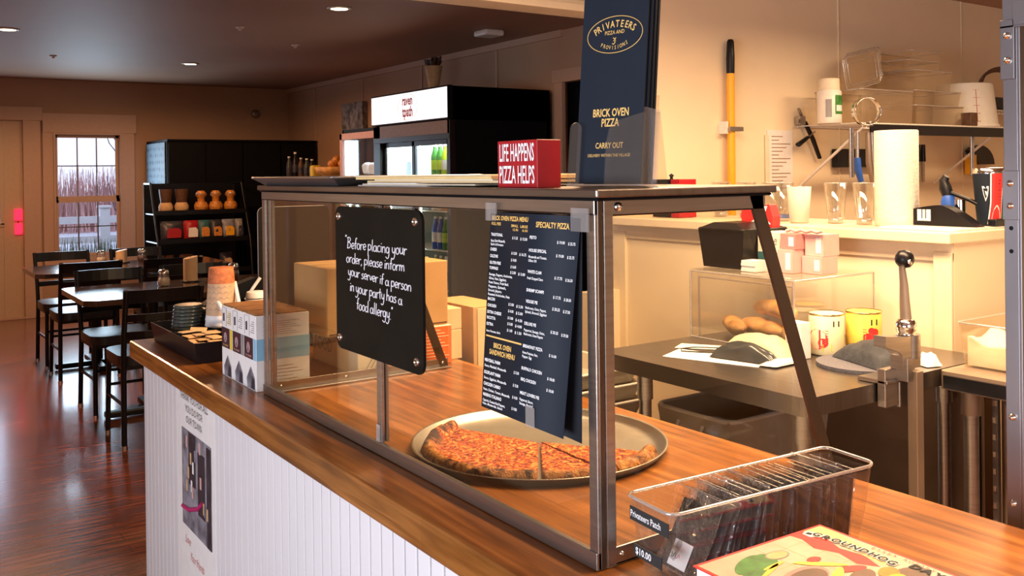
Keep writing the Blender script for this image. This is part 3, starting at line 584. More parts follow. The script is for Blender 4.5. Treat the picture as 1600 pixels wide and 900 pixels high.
# ---- pan and pizza
PC = Vector((1.008, 1.384, 0))
pt = thing('pizza_pan', 'wide round aluminium pizza pan on the counter inside the glass case', 'pan', (PC.x, PC.y, 0.92))
MB().lathe([(0, .9205), (.205, .9205), (.222, .924), (.2275, .9335), (.2325, .9355), (.2335, .9340), (.2290, .9315), (.224, .922), (.21, .9195)][0:7] + [(.2285, .9305), (.223, .9215)], (PC.x, PC.y, 0), 'aluminium', 96, close=False).build('pan_dish', pt)
def pizza_piece(name, label, a0, a1, dx, dy, charw, tipr=0.0):
    nr, na = 34, max(14, int(abs(a1 - a0) / 2.0)); vs = []; cr = []; ch = []
    RO = 0.214
    for j in range(na + 1):
        w = R(a0 + (a1 - a0) * j / na)
        ro = RO * (1 + 0.018 * noise.noise(Vector((math.cos(w) * 6, math.sin(w) * 6, a0))) + 0.012 * noise.noise(Vector((math.cos(w) * 17, math.sin(w) * 17, 3))))
        for i in range(nr + 1):
            t = i / nr; r_ = tipr + (ro - tipr) * t; x, y_ = r_ * math.cos(w), r_ * math.sin(w)
            c = max(0, min(1, (t - 0.885) / 0.05)); d = max(0, (t - 0.865) / 0.135)
            bub = 0.5 + 0.5 * noise.noise(Vector((x * 34, y_ * 34, 5)))
            z = 0.0065 + 0.0016 * noise.noise(Vector((x * 90, y_ * 90, 0))) + 0.001 * noise.noise(Vector((x * 30, y_ * 30, 9)))
            z += (0.008 + 0.011 * bub) * max(0, math.sin(min(1, d) * math.pi)) ** 0.7 if d > 0 else 0
            if i == nr: z = 0.002
            vs.append((PC.x + dx + x, PC.y + dy + y_, 0.9215 + z)); cr.append(c); ch.append(max(0, min(1, (t - .80) / .08)) * charw)
    n1 = nr + 1; fs = [(j * n1 + i, (j) * n1 + i + 1, (j + 1) * n1 + i + 1, (j + 1) * n1 + i) for j in range(na) for i in range(nr)]
    if a1 > a0: pass
    base = len(vs); bvs = [(v[0], v[1], 0.9212) for v in vs]
    vs2 = vs + bvs
    sides = [(i, base + i, base + i + 1, i + 1) for i in range(nr)] + [(na * n1 + i, na * n1 + i + 1, base + na * n1 + i + 1, base + na * n1 + i) for i in range(nr)] + [(j * n1 + nr, base + j * n1 + nr, base + (j + 1) * n1 + nr, (j + 1) * n1 + nr) for j in range(na)]
    mb = MB().add(vs2, fs, 'pizza', True); mb.f += [list(s_) for s_ in sides]; mb.m += [0] * len(sides); mb.s += [False] * len(sides)
    o = mb.build(name, loc=(PC.x, PC.y, 0.9212))
    me = o.data
    for an, arr in (('crust', cr + [c * .6 for c in cr]), ('char', ch + ch)):
        at = me.attributes.new(an, 'FLOAT', 'POINT'); at.data.foreach_set('value', arr)
    tag(o, label, 'pizza', 'cheese pizza pieces on the round pan'); return o
pizza_piece('pizza_piece', 'largest golden cheese pizza piece with charred crust at the left of the pan', 110, 233, -0.004, -0.004, 1.0)
pizza_piece('pizza_piece', 'cheese pizza slice with pale crust at the front of the pan beside the cut', 234.5, 266, 0.0, -0.004, 0.35)
pizza_piece('pizza_piece', 'cheese pizza slice with blistered crust at the right edge of the pan', 267.5, 305, 0.004, -0.002, 0.5)

# ---- on top of the case
tp = thing('sheet_pan', 'shallow steel sheet pan on the far end of the case top', 'pan', (0.9, 1.88, 1.40))
def frustum(mb, a, b, z0, z1, m, thick=0.0015):
    (x0, x1, y0, y1), (X0_, X1_, Y0_, Y1_) = a, b
    A = [(x0, y0, z0), (x1, y0, z0), (x1, y1, z0), (x0, y1, z0)]; B = [(X0_, Y0_, z1), (X1_, Y0_, z1), (X1_, Y1_, z1), (X0_, Y1_, z1)]
    I = [(x0 + .003, y0 + .003, z0 + .002), (x1 - .003, y0 + .003, z0 + .002), (x1 - .003, y1 - .003, z0 + .002), (x0 + .003, y1 - .003, z0 + .002)]
    J = [(X0_ + .003, Y0_ + .003, z1), (X1_ - .003, Y0_ + .003, z1), (X1_ - .003, Y1_ - .003, z1), (X0_ + .003, Y1_ - .003, z1)]
    vs = A + B + I + J; f = [(3, 2, 1, 0), (8, 9, 10, 11)]
    for i in range(4): j = (i + 1) % 4; f += [(i, j, 4 + j, 4 + i), (8 + j, 8 + i, 12 + i, 12 + j), (4 + i, 4 + j, 12 + j, 12 + i)]
    mb.add(vs, f, m)
m_ = MB(); frustum(m_, (.752, 1.05, 1.68, 2.085), (.728, 1.074, 1.655, 2.112), 1.3995, 1.4165, 'steel_grey'); m_.build('dish', tp)
MB().tube([(x, y_, 1.4165) for x, y_ in rrect(.727, 1.075, 1.654, 2.113, .02)], .0030, 'steel', 6, closed=True).build('rolled_rim', tp)
stack = [('white_paper', .765, .99, 1.36, 1.62, 1.3995, 1.4015), ('cream_paper', .77, 1.0, 1.22, 1.61, 1.4016, 1.404), ('white_paper', .764, .98, 1.39, 1.58, 1.4042, 1.4055), ('kraft_pale', .775, 1.02, 1.155, 1.60, 1.4057, 1.4095), ('cream_paper', .77, 1.01, 1.17, 1.56, 1.4097, 1.4115), ('yellow_paper', .762, 1.03, 1.158, 1.625, 1.4117, 1.4165), ('cream_paper', .768, 1.03, 1.17, 1.64, 1.4167, 1.4185)]
NM = ['lowest white sheet', 'cream folder above the lowest sheet', 'narrow white sheet', 'wide tan folder', 'cream envelope', 'thick yellow folder near the top', 'topmost cream folder']
for k, (m, x0, x1, y0, y1, z0, z1) in enumerate(stack):
    a = random.uniform(-.01, .01)
    o = MB().box(-(x1 - x0) / 2, (x1 - x0) / 2, -(y1 - y0) / 2, (y1 - y0) / 2, 0, z1 - z0, m).build('paper_folder'); o.location = ((x0 + x1) / 2, (y0 + y1) / 2, z0); o.rotation_euler = (0, 0, a)
    tag(o, NM[k] + ' in the flat pile on the case top', 'paper', 'flat paper pile on the case top')
rb = thing('slogan_block', 'red wooden block sign reading life happens pizza helps', 'sign', (.785, 1.095, 1.399))
MB().box(.762, .803, 1.043, 1.141, 1.3993, 1.4665, 'red').build('block', rb, bevel=0.001)
tx = MB(); tx.text('LIFE HAPPENS', .0355, T(.7614, 1.0925, 1.4375) @ MX, 'white_ink', 'C', .395, .012); tx.text('PIZZA HELPS', .0355, T(.7614, 1.0925, 1.4060) @ MX, 'white_ink', 'C', .435, .012); tx.build('lettering', rb)
# brochure holder
hd = thing('brochure_holder', 'clear acrylic leaflet holder on the near end of the case top', 'holder', (.86, .95, 1.399))
h = MB()
# working frame for the leaflets: base line from P to Q, leaning back
P0, Q0 = Vector((.797, 1.012, 1.4035)), Vector((.822, .896, 1.4035)); ud = (Q0 - P0).normalized(); up_ = (Vector((0, 0, 1)) + Vector((ud.y, -ud.x, 0)) * -0.10).normalized(); nn = ud.cross(up_).normalized()
def HM(u, v, d): p = P0 + ud * u + up_ * v + nn * d; return Matrix(((ud.x, up_.x, nn.x, p.x), (ud.y, up_.y, nn.y, p.y), (ud.z, up_.z, nn.z, p.z), (0, 0, 0, 1)))
wH = (Q0 - P0).length
MB().box(0, wH, 0, .12, -.029, -.0265, 'acrylic', HM(0, 0, 0)).build('back_panel', hd)
MB().box(-.004, wH + .004, -.002, .0, -.030, .006, 'acrylic_edge', HM(0, 0, 0)).build('base_lip', hd)
f_ = MB(); f_.prism([(-.003, 0), (.017, 0), (.017, .075)] + [(.007 + .010 * math.cos(R(a)), .075 + .010 * math.sin(R(a))) for a in range(0, 181, 20)] + [(-.003, .075)], 'z', .004, .006, 'acrylic'); f_.v = [HM(0, 0, 0) @ v for v in f_.v]; f_.build('front_tab', hd)
f_ = MB(); f_.prism([(.060, 0), (wH + .003, 0), (wH + .003, .094), (.074, .084), (.064, .074), (.060, .055)], 'z', .004, .006, 'acrylic'); f_.v = [HM(0, 0, 0) @ v for v in f_.v]; f_.build('front_tab', hd)
MB().box(wH + .001, wH + .003, 0, .10, -.028, .006, 'acrylic', HM(0, 0, 0)).build('side_panel', hd)
f_ = MB(); f_.hexa([HM(wH, .098, -.028) @ Vector((0, 0, 0)), HM(wH + .003, .098, -.028) @ Vector((0, 0, 0)), Vector((.885, .915, 1.4005)), Vector((.882, .917, 1.4005))], [HM(0, .098, -.028) @ Vector((0, 0, 0)), HM(0, .10, -.026) @ Vector((0, 0, 0)), Vector((.865, 1.03, 1.4005)), Vector((.862, 1.03, 1.4005))], 'acrylic'); f_.build('easel_back', hd)
for z_, o_, od in ((-.003, .0, ''), (-.008, .003, 'second'), (-.013, .005, 'third'), (-.018, .006, 'rearmost')):
    lf = thing('menu_leaflet', ('frontmost tall navy menu leaflet with gold crest in the clear holder' if o_ == 0 else od + ' tall navy menu leaflet from the front in the clear holder'), 'menu', tuple(HM(.05, 0, z_) @ Vector((0, 0, 0))), group='navy menu leaflets in the clear holder')
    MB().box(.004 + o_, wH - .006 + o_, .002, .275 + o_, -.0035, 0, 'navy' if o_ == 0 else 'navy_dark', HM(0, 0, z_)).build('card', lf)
    if o_ == 0:
        tx = MB(); cx = wH * .5; D = .0004
        tx.tube([HM(0, 0, z_) @ Vector((cx + .046 * math.cos(R(a)), .203 + .0250 * math.sin(R(a)), D)) for a in range(0, 360, 8)], .0006, 'gold', 4, closed=True)
        for i, c in enumerate('PRIVATEERS'):
            a = R(148 - i * (116 / 9)); q = Vector((cx + .0345 * math.cos(a), .197 + .0160 * math.sin(a), D)); rot = Matrix.Rotation((a - math.pi / 2) * .55, 4, 'Z')
            tx.text(c, .0135, HM(0, 0, z_) @ T(*q) @ rot, 'gold', 'C', .78, .01)
        tx.text('PIZZA AND', .0075, HM(cx, .2035, z_ + D), 'gold', 'C', .85)
        for i, c in enumerate('PROVISIONS'):
            a = (i - 4.5) / 4.5; q = Vector((cx + .0215 * a, .1825 + .0052 * a * a, D)); tx.text(c, .0078, HM(0, 0, z_) @ T(*q) @ Matrix.Rotation(a * .35, 4, 'Z'), 'gold', 'C', .72)
        HZ = HM(0, 0, z_)
        tx.tube([HZ @ Vector((cx + dx_, .1985 - dy_, D)) for dx_, dy_ in ((-.002, 0), (.002, .002), (-.001, .004), (.002, .006), (-.001, .009), (-.003, .0075))], .0007, 'gold', 4)
        tx.tube([HZ @ Vector((cx + dx_, .1985 - dy_, D)) for dx_, dy_ in ((.003, 0), (.0005, .002), (.0025, .0045))], .0006, 'gold', 4)
        tx.build('crest', lf); tx = MB()
        tx.text('BRICK OVEN', .0150, HM(cx, .092, z_ + D), 'gold', 'C', .70, .02); tx.text('PIZZA', .0150, HM(cx, .0785, z_ + D), 'gold', 'C', .72, .02)
        tx.text('CARRY OUT', .0110, HM(cx, .0490, z_ + D), 'gold', 'C', .75, .012); tx.text('DELIVERY WITHIN THE VILLAGE', .0058, HM(cx, .0375, z_ + D), 'gold', 'C', .85)
        tx.build('printing', lf)
# ================================================================== COUNTER, FAR END: tea boxes and black organiser
tea = [(2.290, 'yellow', 'white tea box with purple label and yellow stripe, farthest of the three on the counter'), (2.205, 'grey_plastic', 'white tea box with purple label and grey stripe, middle of the three on the counter'), (2.120, 'blue_band', 'white tea box with purple label and blue stripe, touching the glass case')]
for y0, st, lab in tea:
    y1 = y0 + .083; t = thing('tea_box', lab, 'box', (.80, y0 + .04, .92), group='tea boxes beside the glass case')
    X = .738; zt = 1.098
    MB().box(X, .868, y0, y1, .9205, zt - .002, 'white_paper').build('carton', t, bevel=0.001)
    MB().box(X + .004, .864, y0 + .003, y1 - .003, zt - .002, zt + .002, 'tea_brown').build('lid', t, bevel=0.001)
    p = MB().box(X - .0006, X, y0 + .022, y1 - .001, .992, 1.042, 'purple').box(X - .0006, X, y0 + .001, y0 + .019, .992, 1.042, st)
    p.box(.7385, .8685, y0 - .0005, y0, .992, 1.042, st if st != 'grey_plastic' else 'white_paper')
    p.tube([(X - .001, y0 + .052 + .008 * math.cos(R(a)), 1.018 + .012 * math.sin(R(a))) for a in range(0, 360, 40)], .0012, 'pale_pink', 4, closed=True)
    p.tube([(X - .001, y0 + .052, 1.026), (X - .001, y0 + .058, 1.008), (X - .001, y0 + .046, 1.006), (X - .001, y0 + .052, 1.026)], .0010, 'photo_grey', 4)
    p.text('TEA COMPANY', .0075, T(X - .0009, y0 + .052, .996) @ MX, 'gold' if st == 'yellow' else 'pale_pink', 'C', .8)
    p.build('label_band', t)
    q = MB().box(X - .0005, X, y0 + .006, y0 + .042, 1.050, 1.086, 'cream_paper' if st == 'yellow' else 'white_paper')
    q.add([(X - .0008, y0 + a, b) for a, b in ((.010, .923), (.062, .923), (.066, .945), (.038, .975), (.012, .950))], [(0, 1, 2, 3, 4)], 'photo_grey')
    q.add([(X - .0012, y0 + a, b) for a, b in ((.012, .925), (.034, .925), (.030, .955), (.014, .946))], [(0, 1, 2, 3)], 'photo_dark')
    for k in range(6): q.box(X - .0009, X, y0 + .010, y0 + .038 - .006 * (k % 3), 1.055 + k * .005, 1.0565 + k * .005, 'grey_ink')
    q.box(X - .0008, X, y0 + .045, y0 + .0455, 1.046, 1.092, 'grey_ink').box(X - .0008, X, y0 + .078, y0 + .0785, 1.046, 1.092, 'grey_ink').box(X - .0008, X, y0 + .045, y0 + .0785, 1.0918, 1.0922, 'grey_ink').tube([(X - .001, y0 + .062, 1.058), (X - .001, y0 + .062, 1.078)], .0025, 'purple', 5)
    q.build('printed_front', t); q = MB()
    if st == 'blue_band':
        for k in range(7): q.box(.755 + .004 * (k % 2), .845 - .01 * (k % 3), y0 - .0008, y0, 1.050 + k * .005, 1.0508 + k * .005, 'brown_ink')
        for k in range(6): q.box(.755, .850 - .012 * (k % 3), y0 - .0008, y0, .935 + k * .008, .9358 + k * .008, 'brown_ink')
        q.build('printed_side', t)
og = thing('black_organiser', 'low black compartment tray on the far end of the counter', 'tray', (.82, 2.75, .92))
m_ = MB(); frustum(m_, (.722, .95, 2.535, 2.985), (.712, .96, 2.525, 2.995), .9205, .978, 'black_plastic', .004); m_.build('tray_body', og)
MB().box(.72, .955, 2.755, 2.759, .924, .974, 'black_plastic').box(.835, .839, 2.53, 2.99, .924, .974, 'black_plastic').build('divider', og)
def pk(name, lab, cat, c, s_, rz, tilt, m, group):
    o = MB().box(-s_[0] / 2, s_[0] / 2, -s_[1] / 2, s_[1] / 2, 0, s_[2], m).build(name, bevel=0.0006); o.location = c; o.rotation_euler = (R(tilt), R(tilt * .4), R(rz)); return tag(o, lab, cat, group)
for k in range(14): pk('sugar_packet', 'tan sugar packet heaped in the near corner of the black tray', 'packet', (.745 + (k % 3) * .028 + random.uniform(-.004, .004), 2.575 + (k // 3) * .034, .945 + .003 * k), (.045, .03, .003), random.uniform(-30, 30), random.uniform(-12, 12), 'tan', 'tan sugar packets in the near corner of the tray')
for k in range(4): pk('sugar_packet', 'pale sugar packet lying in the far compartment of the black tray', 'packet', (.765 + k * .012, 2.80 + k * .006, .930 + .004 * k), (.04, .03, .003), random.uniform(-30, 30), 8, 'wax', 'pale sugar packets in the far compartment')
for k, c in enumerate(('pink', 'green', 'pink', 'white_paper', 'bright_red')): pk('sweetener_packet', {'pink': 'pink sweetener packet standing in the black tray beside the tea boxes', 'green': 'green sweetener packet standing in the black tray', 'white_paper': 'white sweetener packet standing among the pink ones in the tray', 'bright_red': 'red sweetener packet standing in the black tray'}[c], 'packet', (.848 + k * .011, 2.66, .95), (.003, .03, .05), 0, 10, c, 'sweetener packets in the tray')
# stack of dark cup lids
cs = thing('dark_cup_stack', 'stack of dark translucent cup lids standing in the black tray', 'lids', (.785, 2.86, .93))
m_ = MB()
for k in range(11): z = .925 + k * .0105; m_.lathe([(.040, z), (.0435, z + .001), (.0435, z + .004), (.041, z + .006), (.0395, z + .0095)], (.780 + .0012 * k, 2.87 - .0005 * k, 0), 'dark_cup', 28)
m_.build('lids', cs)
m_ = MB()
for k in range(9): z = .925 + k * .0105; m_.lathe([(.034, z), (.037, z + .001), (.037, z + .004), (.035, z + .006), (.034, z + .0095)], (.868, 2.90, 0), 'dark_cup', 28)
m_.build('lids', cs)
# tall black condiment stand, sloping
st = thing('black_condiment_stand', 'tall black sloping plastic stand behind the tray on the counter', 'stand', (.96, 2.72, .92))
MB().box(.966, 1.16, 2.60, 2.925, .921, 1.003, 'black_matte').build('stand_body', st, bevel=0.006)
MB().prism([(.80, .985), (.83, .962), (.90, .985), (1.02, 1.058), (1.085, 1.062), (1.085, 1.085), (1.02, 1.097), (.93, 1.068), (.87, 1.03)], 'y', 2.93, 2.975, 'black_matte').build('sloping_flap', st, bevel=0.004)
MB().box(1.05, 1.10, 2.927, 2.975, .921, 1.07, 'black_matte').build('flap_support', st, bevel=0.002)
# inverted cup stack with kraft sleeves
c2 = thing('paper_cup_stack', 'upside-down stack of paper cups with orange and tan printed sleeves', 'cups', (.875, 2.80, .98))
m_ = MB().lathe([(.047, .978), (.049, .980), (.0475, .986), (.0465, .996), (.048, .997), (.046, 1.006), (.0455, 1.012)], (.868, 2.79, 0), 'white_paper', 28); m_.build('cup_rims', c2)
m_ = MB().lathe([(.0455, 1.012), (.0385, 1.105)], (.868, 2.79, 0), 'sleeve_tan', 28, close=False)
hw = ('cup with', 'sleeve', 'on top')
m_.build('sleeve', c2)
m_ = MB().lathe([(.0388, 1.105), (.0355, 1.150), (.0335, 1.1515), (0, 1.1495)], (.868, 2.79, 0), 'sleeve_orange', 28); m_.build('printed_cup', c2)
m_ = MB()
for k in range(5):
    z = 1.03 + k * .016; m_.tube([(.868 + (.0425 - (z - 1.012) * .072) * math.cos(R(a)) * 1.06, 2.79 + (.0425 - (z - 1.012) * .072) * math.sin(R(a)) * 1.06, z + .004 * math.sin(a * .25 + k)) for a in range(170, 300, 8)], .0009, 'grey_ink', 4)
m_.build('scribbled_lines', c2)
for k, (p, q, lab) in enumerate((((.90, 2.70, 1.0), (.905, 2.78, 1.105), 'white straw leaning high against the paper cup stack'), ((.86, 2.68, .985), (.848, 2.76, 1.055), 'white straw leaning low in front of the paper cup stack'), ((.985, 2.922, 1.03), (1.032, 2.918, 1.097), 'white straw standing against the black flap behind the white cups'))):
    o = MB().tube([p, Vector(p).lerp(Vector(q), .5) + Vector((0, 0, .002)), q], .0055, 'white_paper', 8).build('straw', loc=p); tag(o, lab, 'straw', 'white straws by the black stand')
t = MB()
for k in range(4): t.lathe([(.037 - .001 * k, 1.004 + k * .009), (.038 - .001 * k, 1.006 + k * .009), (.036 - .001 * k, 1.0125 + k * .009)], (.998, 2.86, 0), 'white_paper', 26)
t.lathe([(.033, 1.043), (.030, 1.060), (.027, 1.062), (0, 1.062)], (.998, 2.86, 0), 'white_paper', 26)
tag(t.build('white_cup_stack', loc=(.998, 2.86, 1.004)), 'short stack of plain white cups on the black stand beside the glass case', 'cups')
t = thing('upright_black_board', 'black upright board with rounded corners behind the far glass of the case', 'board', (1.2, 3.01, .92))
MB().prism([(a, b) for a, b in rrect(1.058, 1.31, .94, 1.318, .02)], 'y', 3.01, 3.016, 'board_black').build('board', t)
MB().box(1.08, 1.29, 2.996, 3.04, .9205, .942, 'black_plastic').build('foot', t, bevel=.003)
MB().tube([(1.058, 3.009, .96), (1.058, 3.009, 1.298)] + [(1.078 - .02 * math.cos(R(a)), 3.009, 1.298 + .02 * math.sin(R(a))) for a in range(10, 91, 16)] + [(1.29, 3.009, 1.318)], .0016, 'steel_grey', 5).build('edge_trim', t)

# boxes beyond the case
b1 = thing('shipping_carton', 'white and orange printed carton on the counter under the tall brown one', 'box', (1.14, 2.28, .92))
MB().box(1.0, 1.272, 2.135, 2.42, .9205, 1.022, 'cream_paper').build('carton', b1, bevel=.002)
m_ = MB().add([(1.055, 2.1346, .922), (1.271, 2.1346, .922), (1.271, 2.1346, 1.020), (1.12, 2.1346, 1.020)], [(0, 1, 2, 3)], 'orange')
for k in range(9): m_.box(1.175, 1.262 - .012 * (k % 3), 2.1338, 2.1345, .942 + k * .0085, .9435 + k * .0085, 'cream_paper')
for k in range(3): m_.add([(1.015 + k * .012, 2.1344, .925), (1.018 + k * .012, 2.1344, .925), (1.078 + k * .012, 2.1344, 1.015), (1.075 + k * .012, 2.1344, 1.015)], [(0, 1, 2, 3)], 'grey_ink')
m_.text('FOOD', .05, T(.9994, 2.40, .955) @ MX, 'grey_ink', 'L', .8).text('SERVICE', .016, T(.9994, 2.39, 1.0) @ MX, 'grey_ink', 'L', 1)
m_.build('printed_side', b1)
b2 = thing('tall_brown_carton', 'tall plain brown cardboard carton stacked on the white and orange carton', 'box', (1.1, 2.25, 1.02))
MB().box(.925, 1.268, 2.145, 2.36, 1.0225, 1.192, 'kraft').build('carton', b2, bevel=.003); MB().box(.924, 1.269, 2.25, 2.256, 1.1925, 1.1935, 'kraft_pale').box(.93, 1.264, 2.1445, 2.1449, 1.026, 1.03, 'brown').build('flap_seam', b2)
for z0, z1, lab in ((.9205, 1.0, 'lower small kraft carton beside the orange printed carton'), (1.0005, 1.058, 'upper small kraft carton beside the orange printed carton')):
    tag(MB().box(1.275, 1.325, 2.17, 2.32, z0, z1, 'kraft_pale').build('small_carton', bevel=.002), lab, 'box', 'small kraft cartons beyond the case')
tag(MB().box(1.262 + .1, 1.45 + .02, 2.17, 2.4, .88, 1.055, 'kraft').box(1.375, 1.468, 2.168, 2.17, .885, 1.05, 'kraft_pale').build('open_carton', bevel=.002), 'open kraft carton standing past the counter edge behind the menu', 'box')
tag(MB().box(1.33, 1.55, 2.1, 2.6, 0, .879, 'black_matte').build('black_cabinet', bevel=.003), 'low black cabinet behind the counter under the kraft carton', 'cabinet')

# ================================================================== FRONT OF COUNTER: patch bin, books, steel upright
pb = thing('patch_bin', 'clear plastic bin full of sleeved patches with two black price labels', 'bin', (.94, .81, .92))
PBM = T(.943, .820, 0) @ Matrix.Rotation(R(-5.6), 4, 'Z') @ T(-.943, -.8135, 0)
def bin_ring(f, z): return [PBM @ Vector((x, y_, z)) for x, y_ in rrect(.776 - f, 1.110 + f, .773 - f * .5, .856 + f * .5, .014, 4)]
b_ = MB(); n = 20; rings = [bin_ring(-.010, .922), bin_ring(0, .97), bin_ring(.006, 1.018)]
rings = [r_[:] for r_ in rings]; n = len(rings[0]); vs = sum(rings, [])
b_.add(vs, [(i * n + k, i * n + (k + 1) % n, (i + 1) * n + (k + 1) % n, (i + 1) * n + k) for i in range(2) for k in range(n)], 'acrylic', True); b_.add(rings[0], [list(range(n))], 'acrylic'); b_.build('bin_wall', pb)
rim = [(v.x, v.y, 1.019 + .006 * math.exp(-((v.x - 1.12) ** 2) * 900)) for v in bin_ring(.007, 1.019)]
MB().tube(rim, .0022, 'acrylic_edge', 6, closed=True).build('rim', pb)
lb = MB().box(.7705, .7715, .776, .852, .990, 1.007, 'black_ink').box(.7745, .7755, .795, .850, .945, .960, 'black_ink')
lb.text('Privateers Patch', .0115, T(.7702, .850, .9948) @ MX, 'white_ink', 'L', .80, .008).text('$10.00', .0120, T(.7742, .846, .9485) @ MX, 'white_ink', 'L', .95, .015); lb.v = [PBM @ v for v in lb.v]; lb.build('price_label', pb)
ORD = 'first second third fourth fifth sixth seventh eighth ninth tenth eleventh twelfth thirteenth fourteenth fifteenth sixteenth seventeenth eighteenth nineteenth twentieth twenty-first last'.split()
for k in range(22):
    xx = .822 + k * .0118; lean = .38 - .022 * k + random.uniform(-.03, .03) if k < 8 else random.uniform(.06, .2)
    ww = random.uniform(-.003, .003); hh = .099 + random.uniform(-.004, .005)
    if k < 2: xx -= .010; lean = .50
    where = 'front of the clear bin' if k < 7 else 'middle of the clear bin' if k < 15 else 'back of the clear bin'
    t = thing('patch_packet', ORD[k] + ' sleeved dark patch from the front of the clear bin', 'patch', (xx, .813, .924), group='sleeved patches in the clear bin')
    M_ = PBM @ T(xx, .813 + ww, .924) @ Matrix.Rotation(lean, 4, 'Y') @ Matrix.Rotation(random.uniform(-.05, .05), 4, 'Z')
    MB().box(-.0008, .0008, -.036, .036, .004, hh - .012, random.choice(['navy', 'photo_dark', 'navy', 'black_matte']), M_).build('patch', t)
    f_ = MB(); 
    for i in range(6):
        for j in range(6): pass
    gx = [(-.0028 + .0012 * math.sin(i * 2.1 + k), -.041 + .082 * i / 8) for i in range(9)]
    vs = []; nn_ = 9
    for j in range(7):
        for i, (dx_, yy) in enumerate(gx): vs.append(M_ @ Vector((dx_ * (1 + .5 * math.sin(j * 1.7 + k + i)) , yy * (1 + .02 * math.sin(j * 2 + k)), .001 + (hh) * j / 6 + .0015 * math.sin(i * 1.9 + k))))
    f_.add(vs, [(j * 9 + i, j * 9 + i + 1, (j + 1) * 9 + i + 1, (j + 1) * 9 + i) for j in range(6) for i in range(8)], 'film', True)
    f_.tube([M_ @ Vector((-.002, yy * 1.0, hh)) for yy in (-.041, -.02, 0, .02, .041)], .0006, 'acrylic_edge', 4); f_.build('plastic_sleeve', t)
    if k in (0, 3):
        MB().box(-.0040, -.0034, -.012 if k else -.014, .014 if k else .020, .052 if k else .008, .070 if k else .040, 'white_paper', M_).build('price_tag', t)
        if not k:
            s_ = MB(); s_.tube([M_ @ Vector((-.0038, .002 + i * .0022, .020 + .004 * math.sin(i * 1.8))) for i in range(5)], .0007, 'magenta', 4).tube([M_ @ Vector((-.0038, .012 + i * .0018, .020 + .004 * math.cos(i * 1.9))) for i in range(5)], .0007, 'green', 4); s_.build('scribble', t)
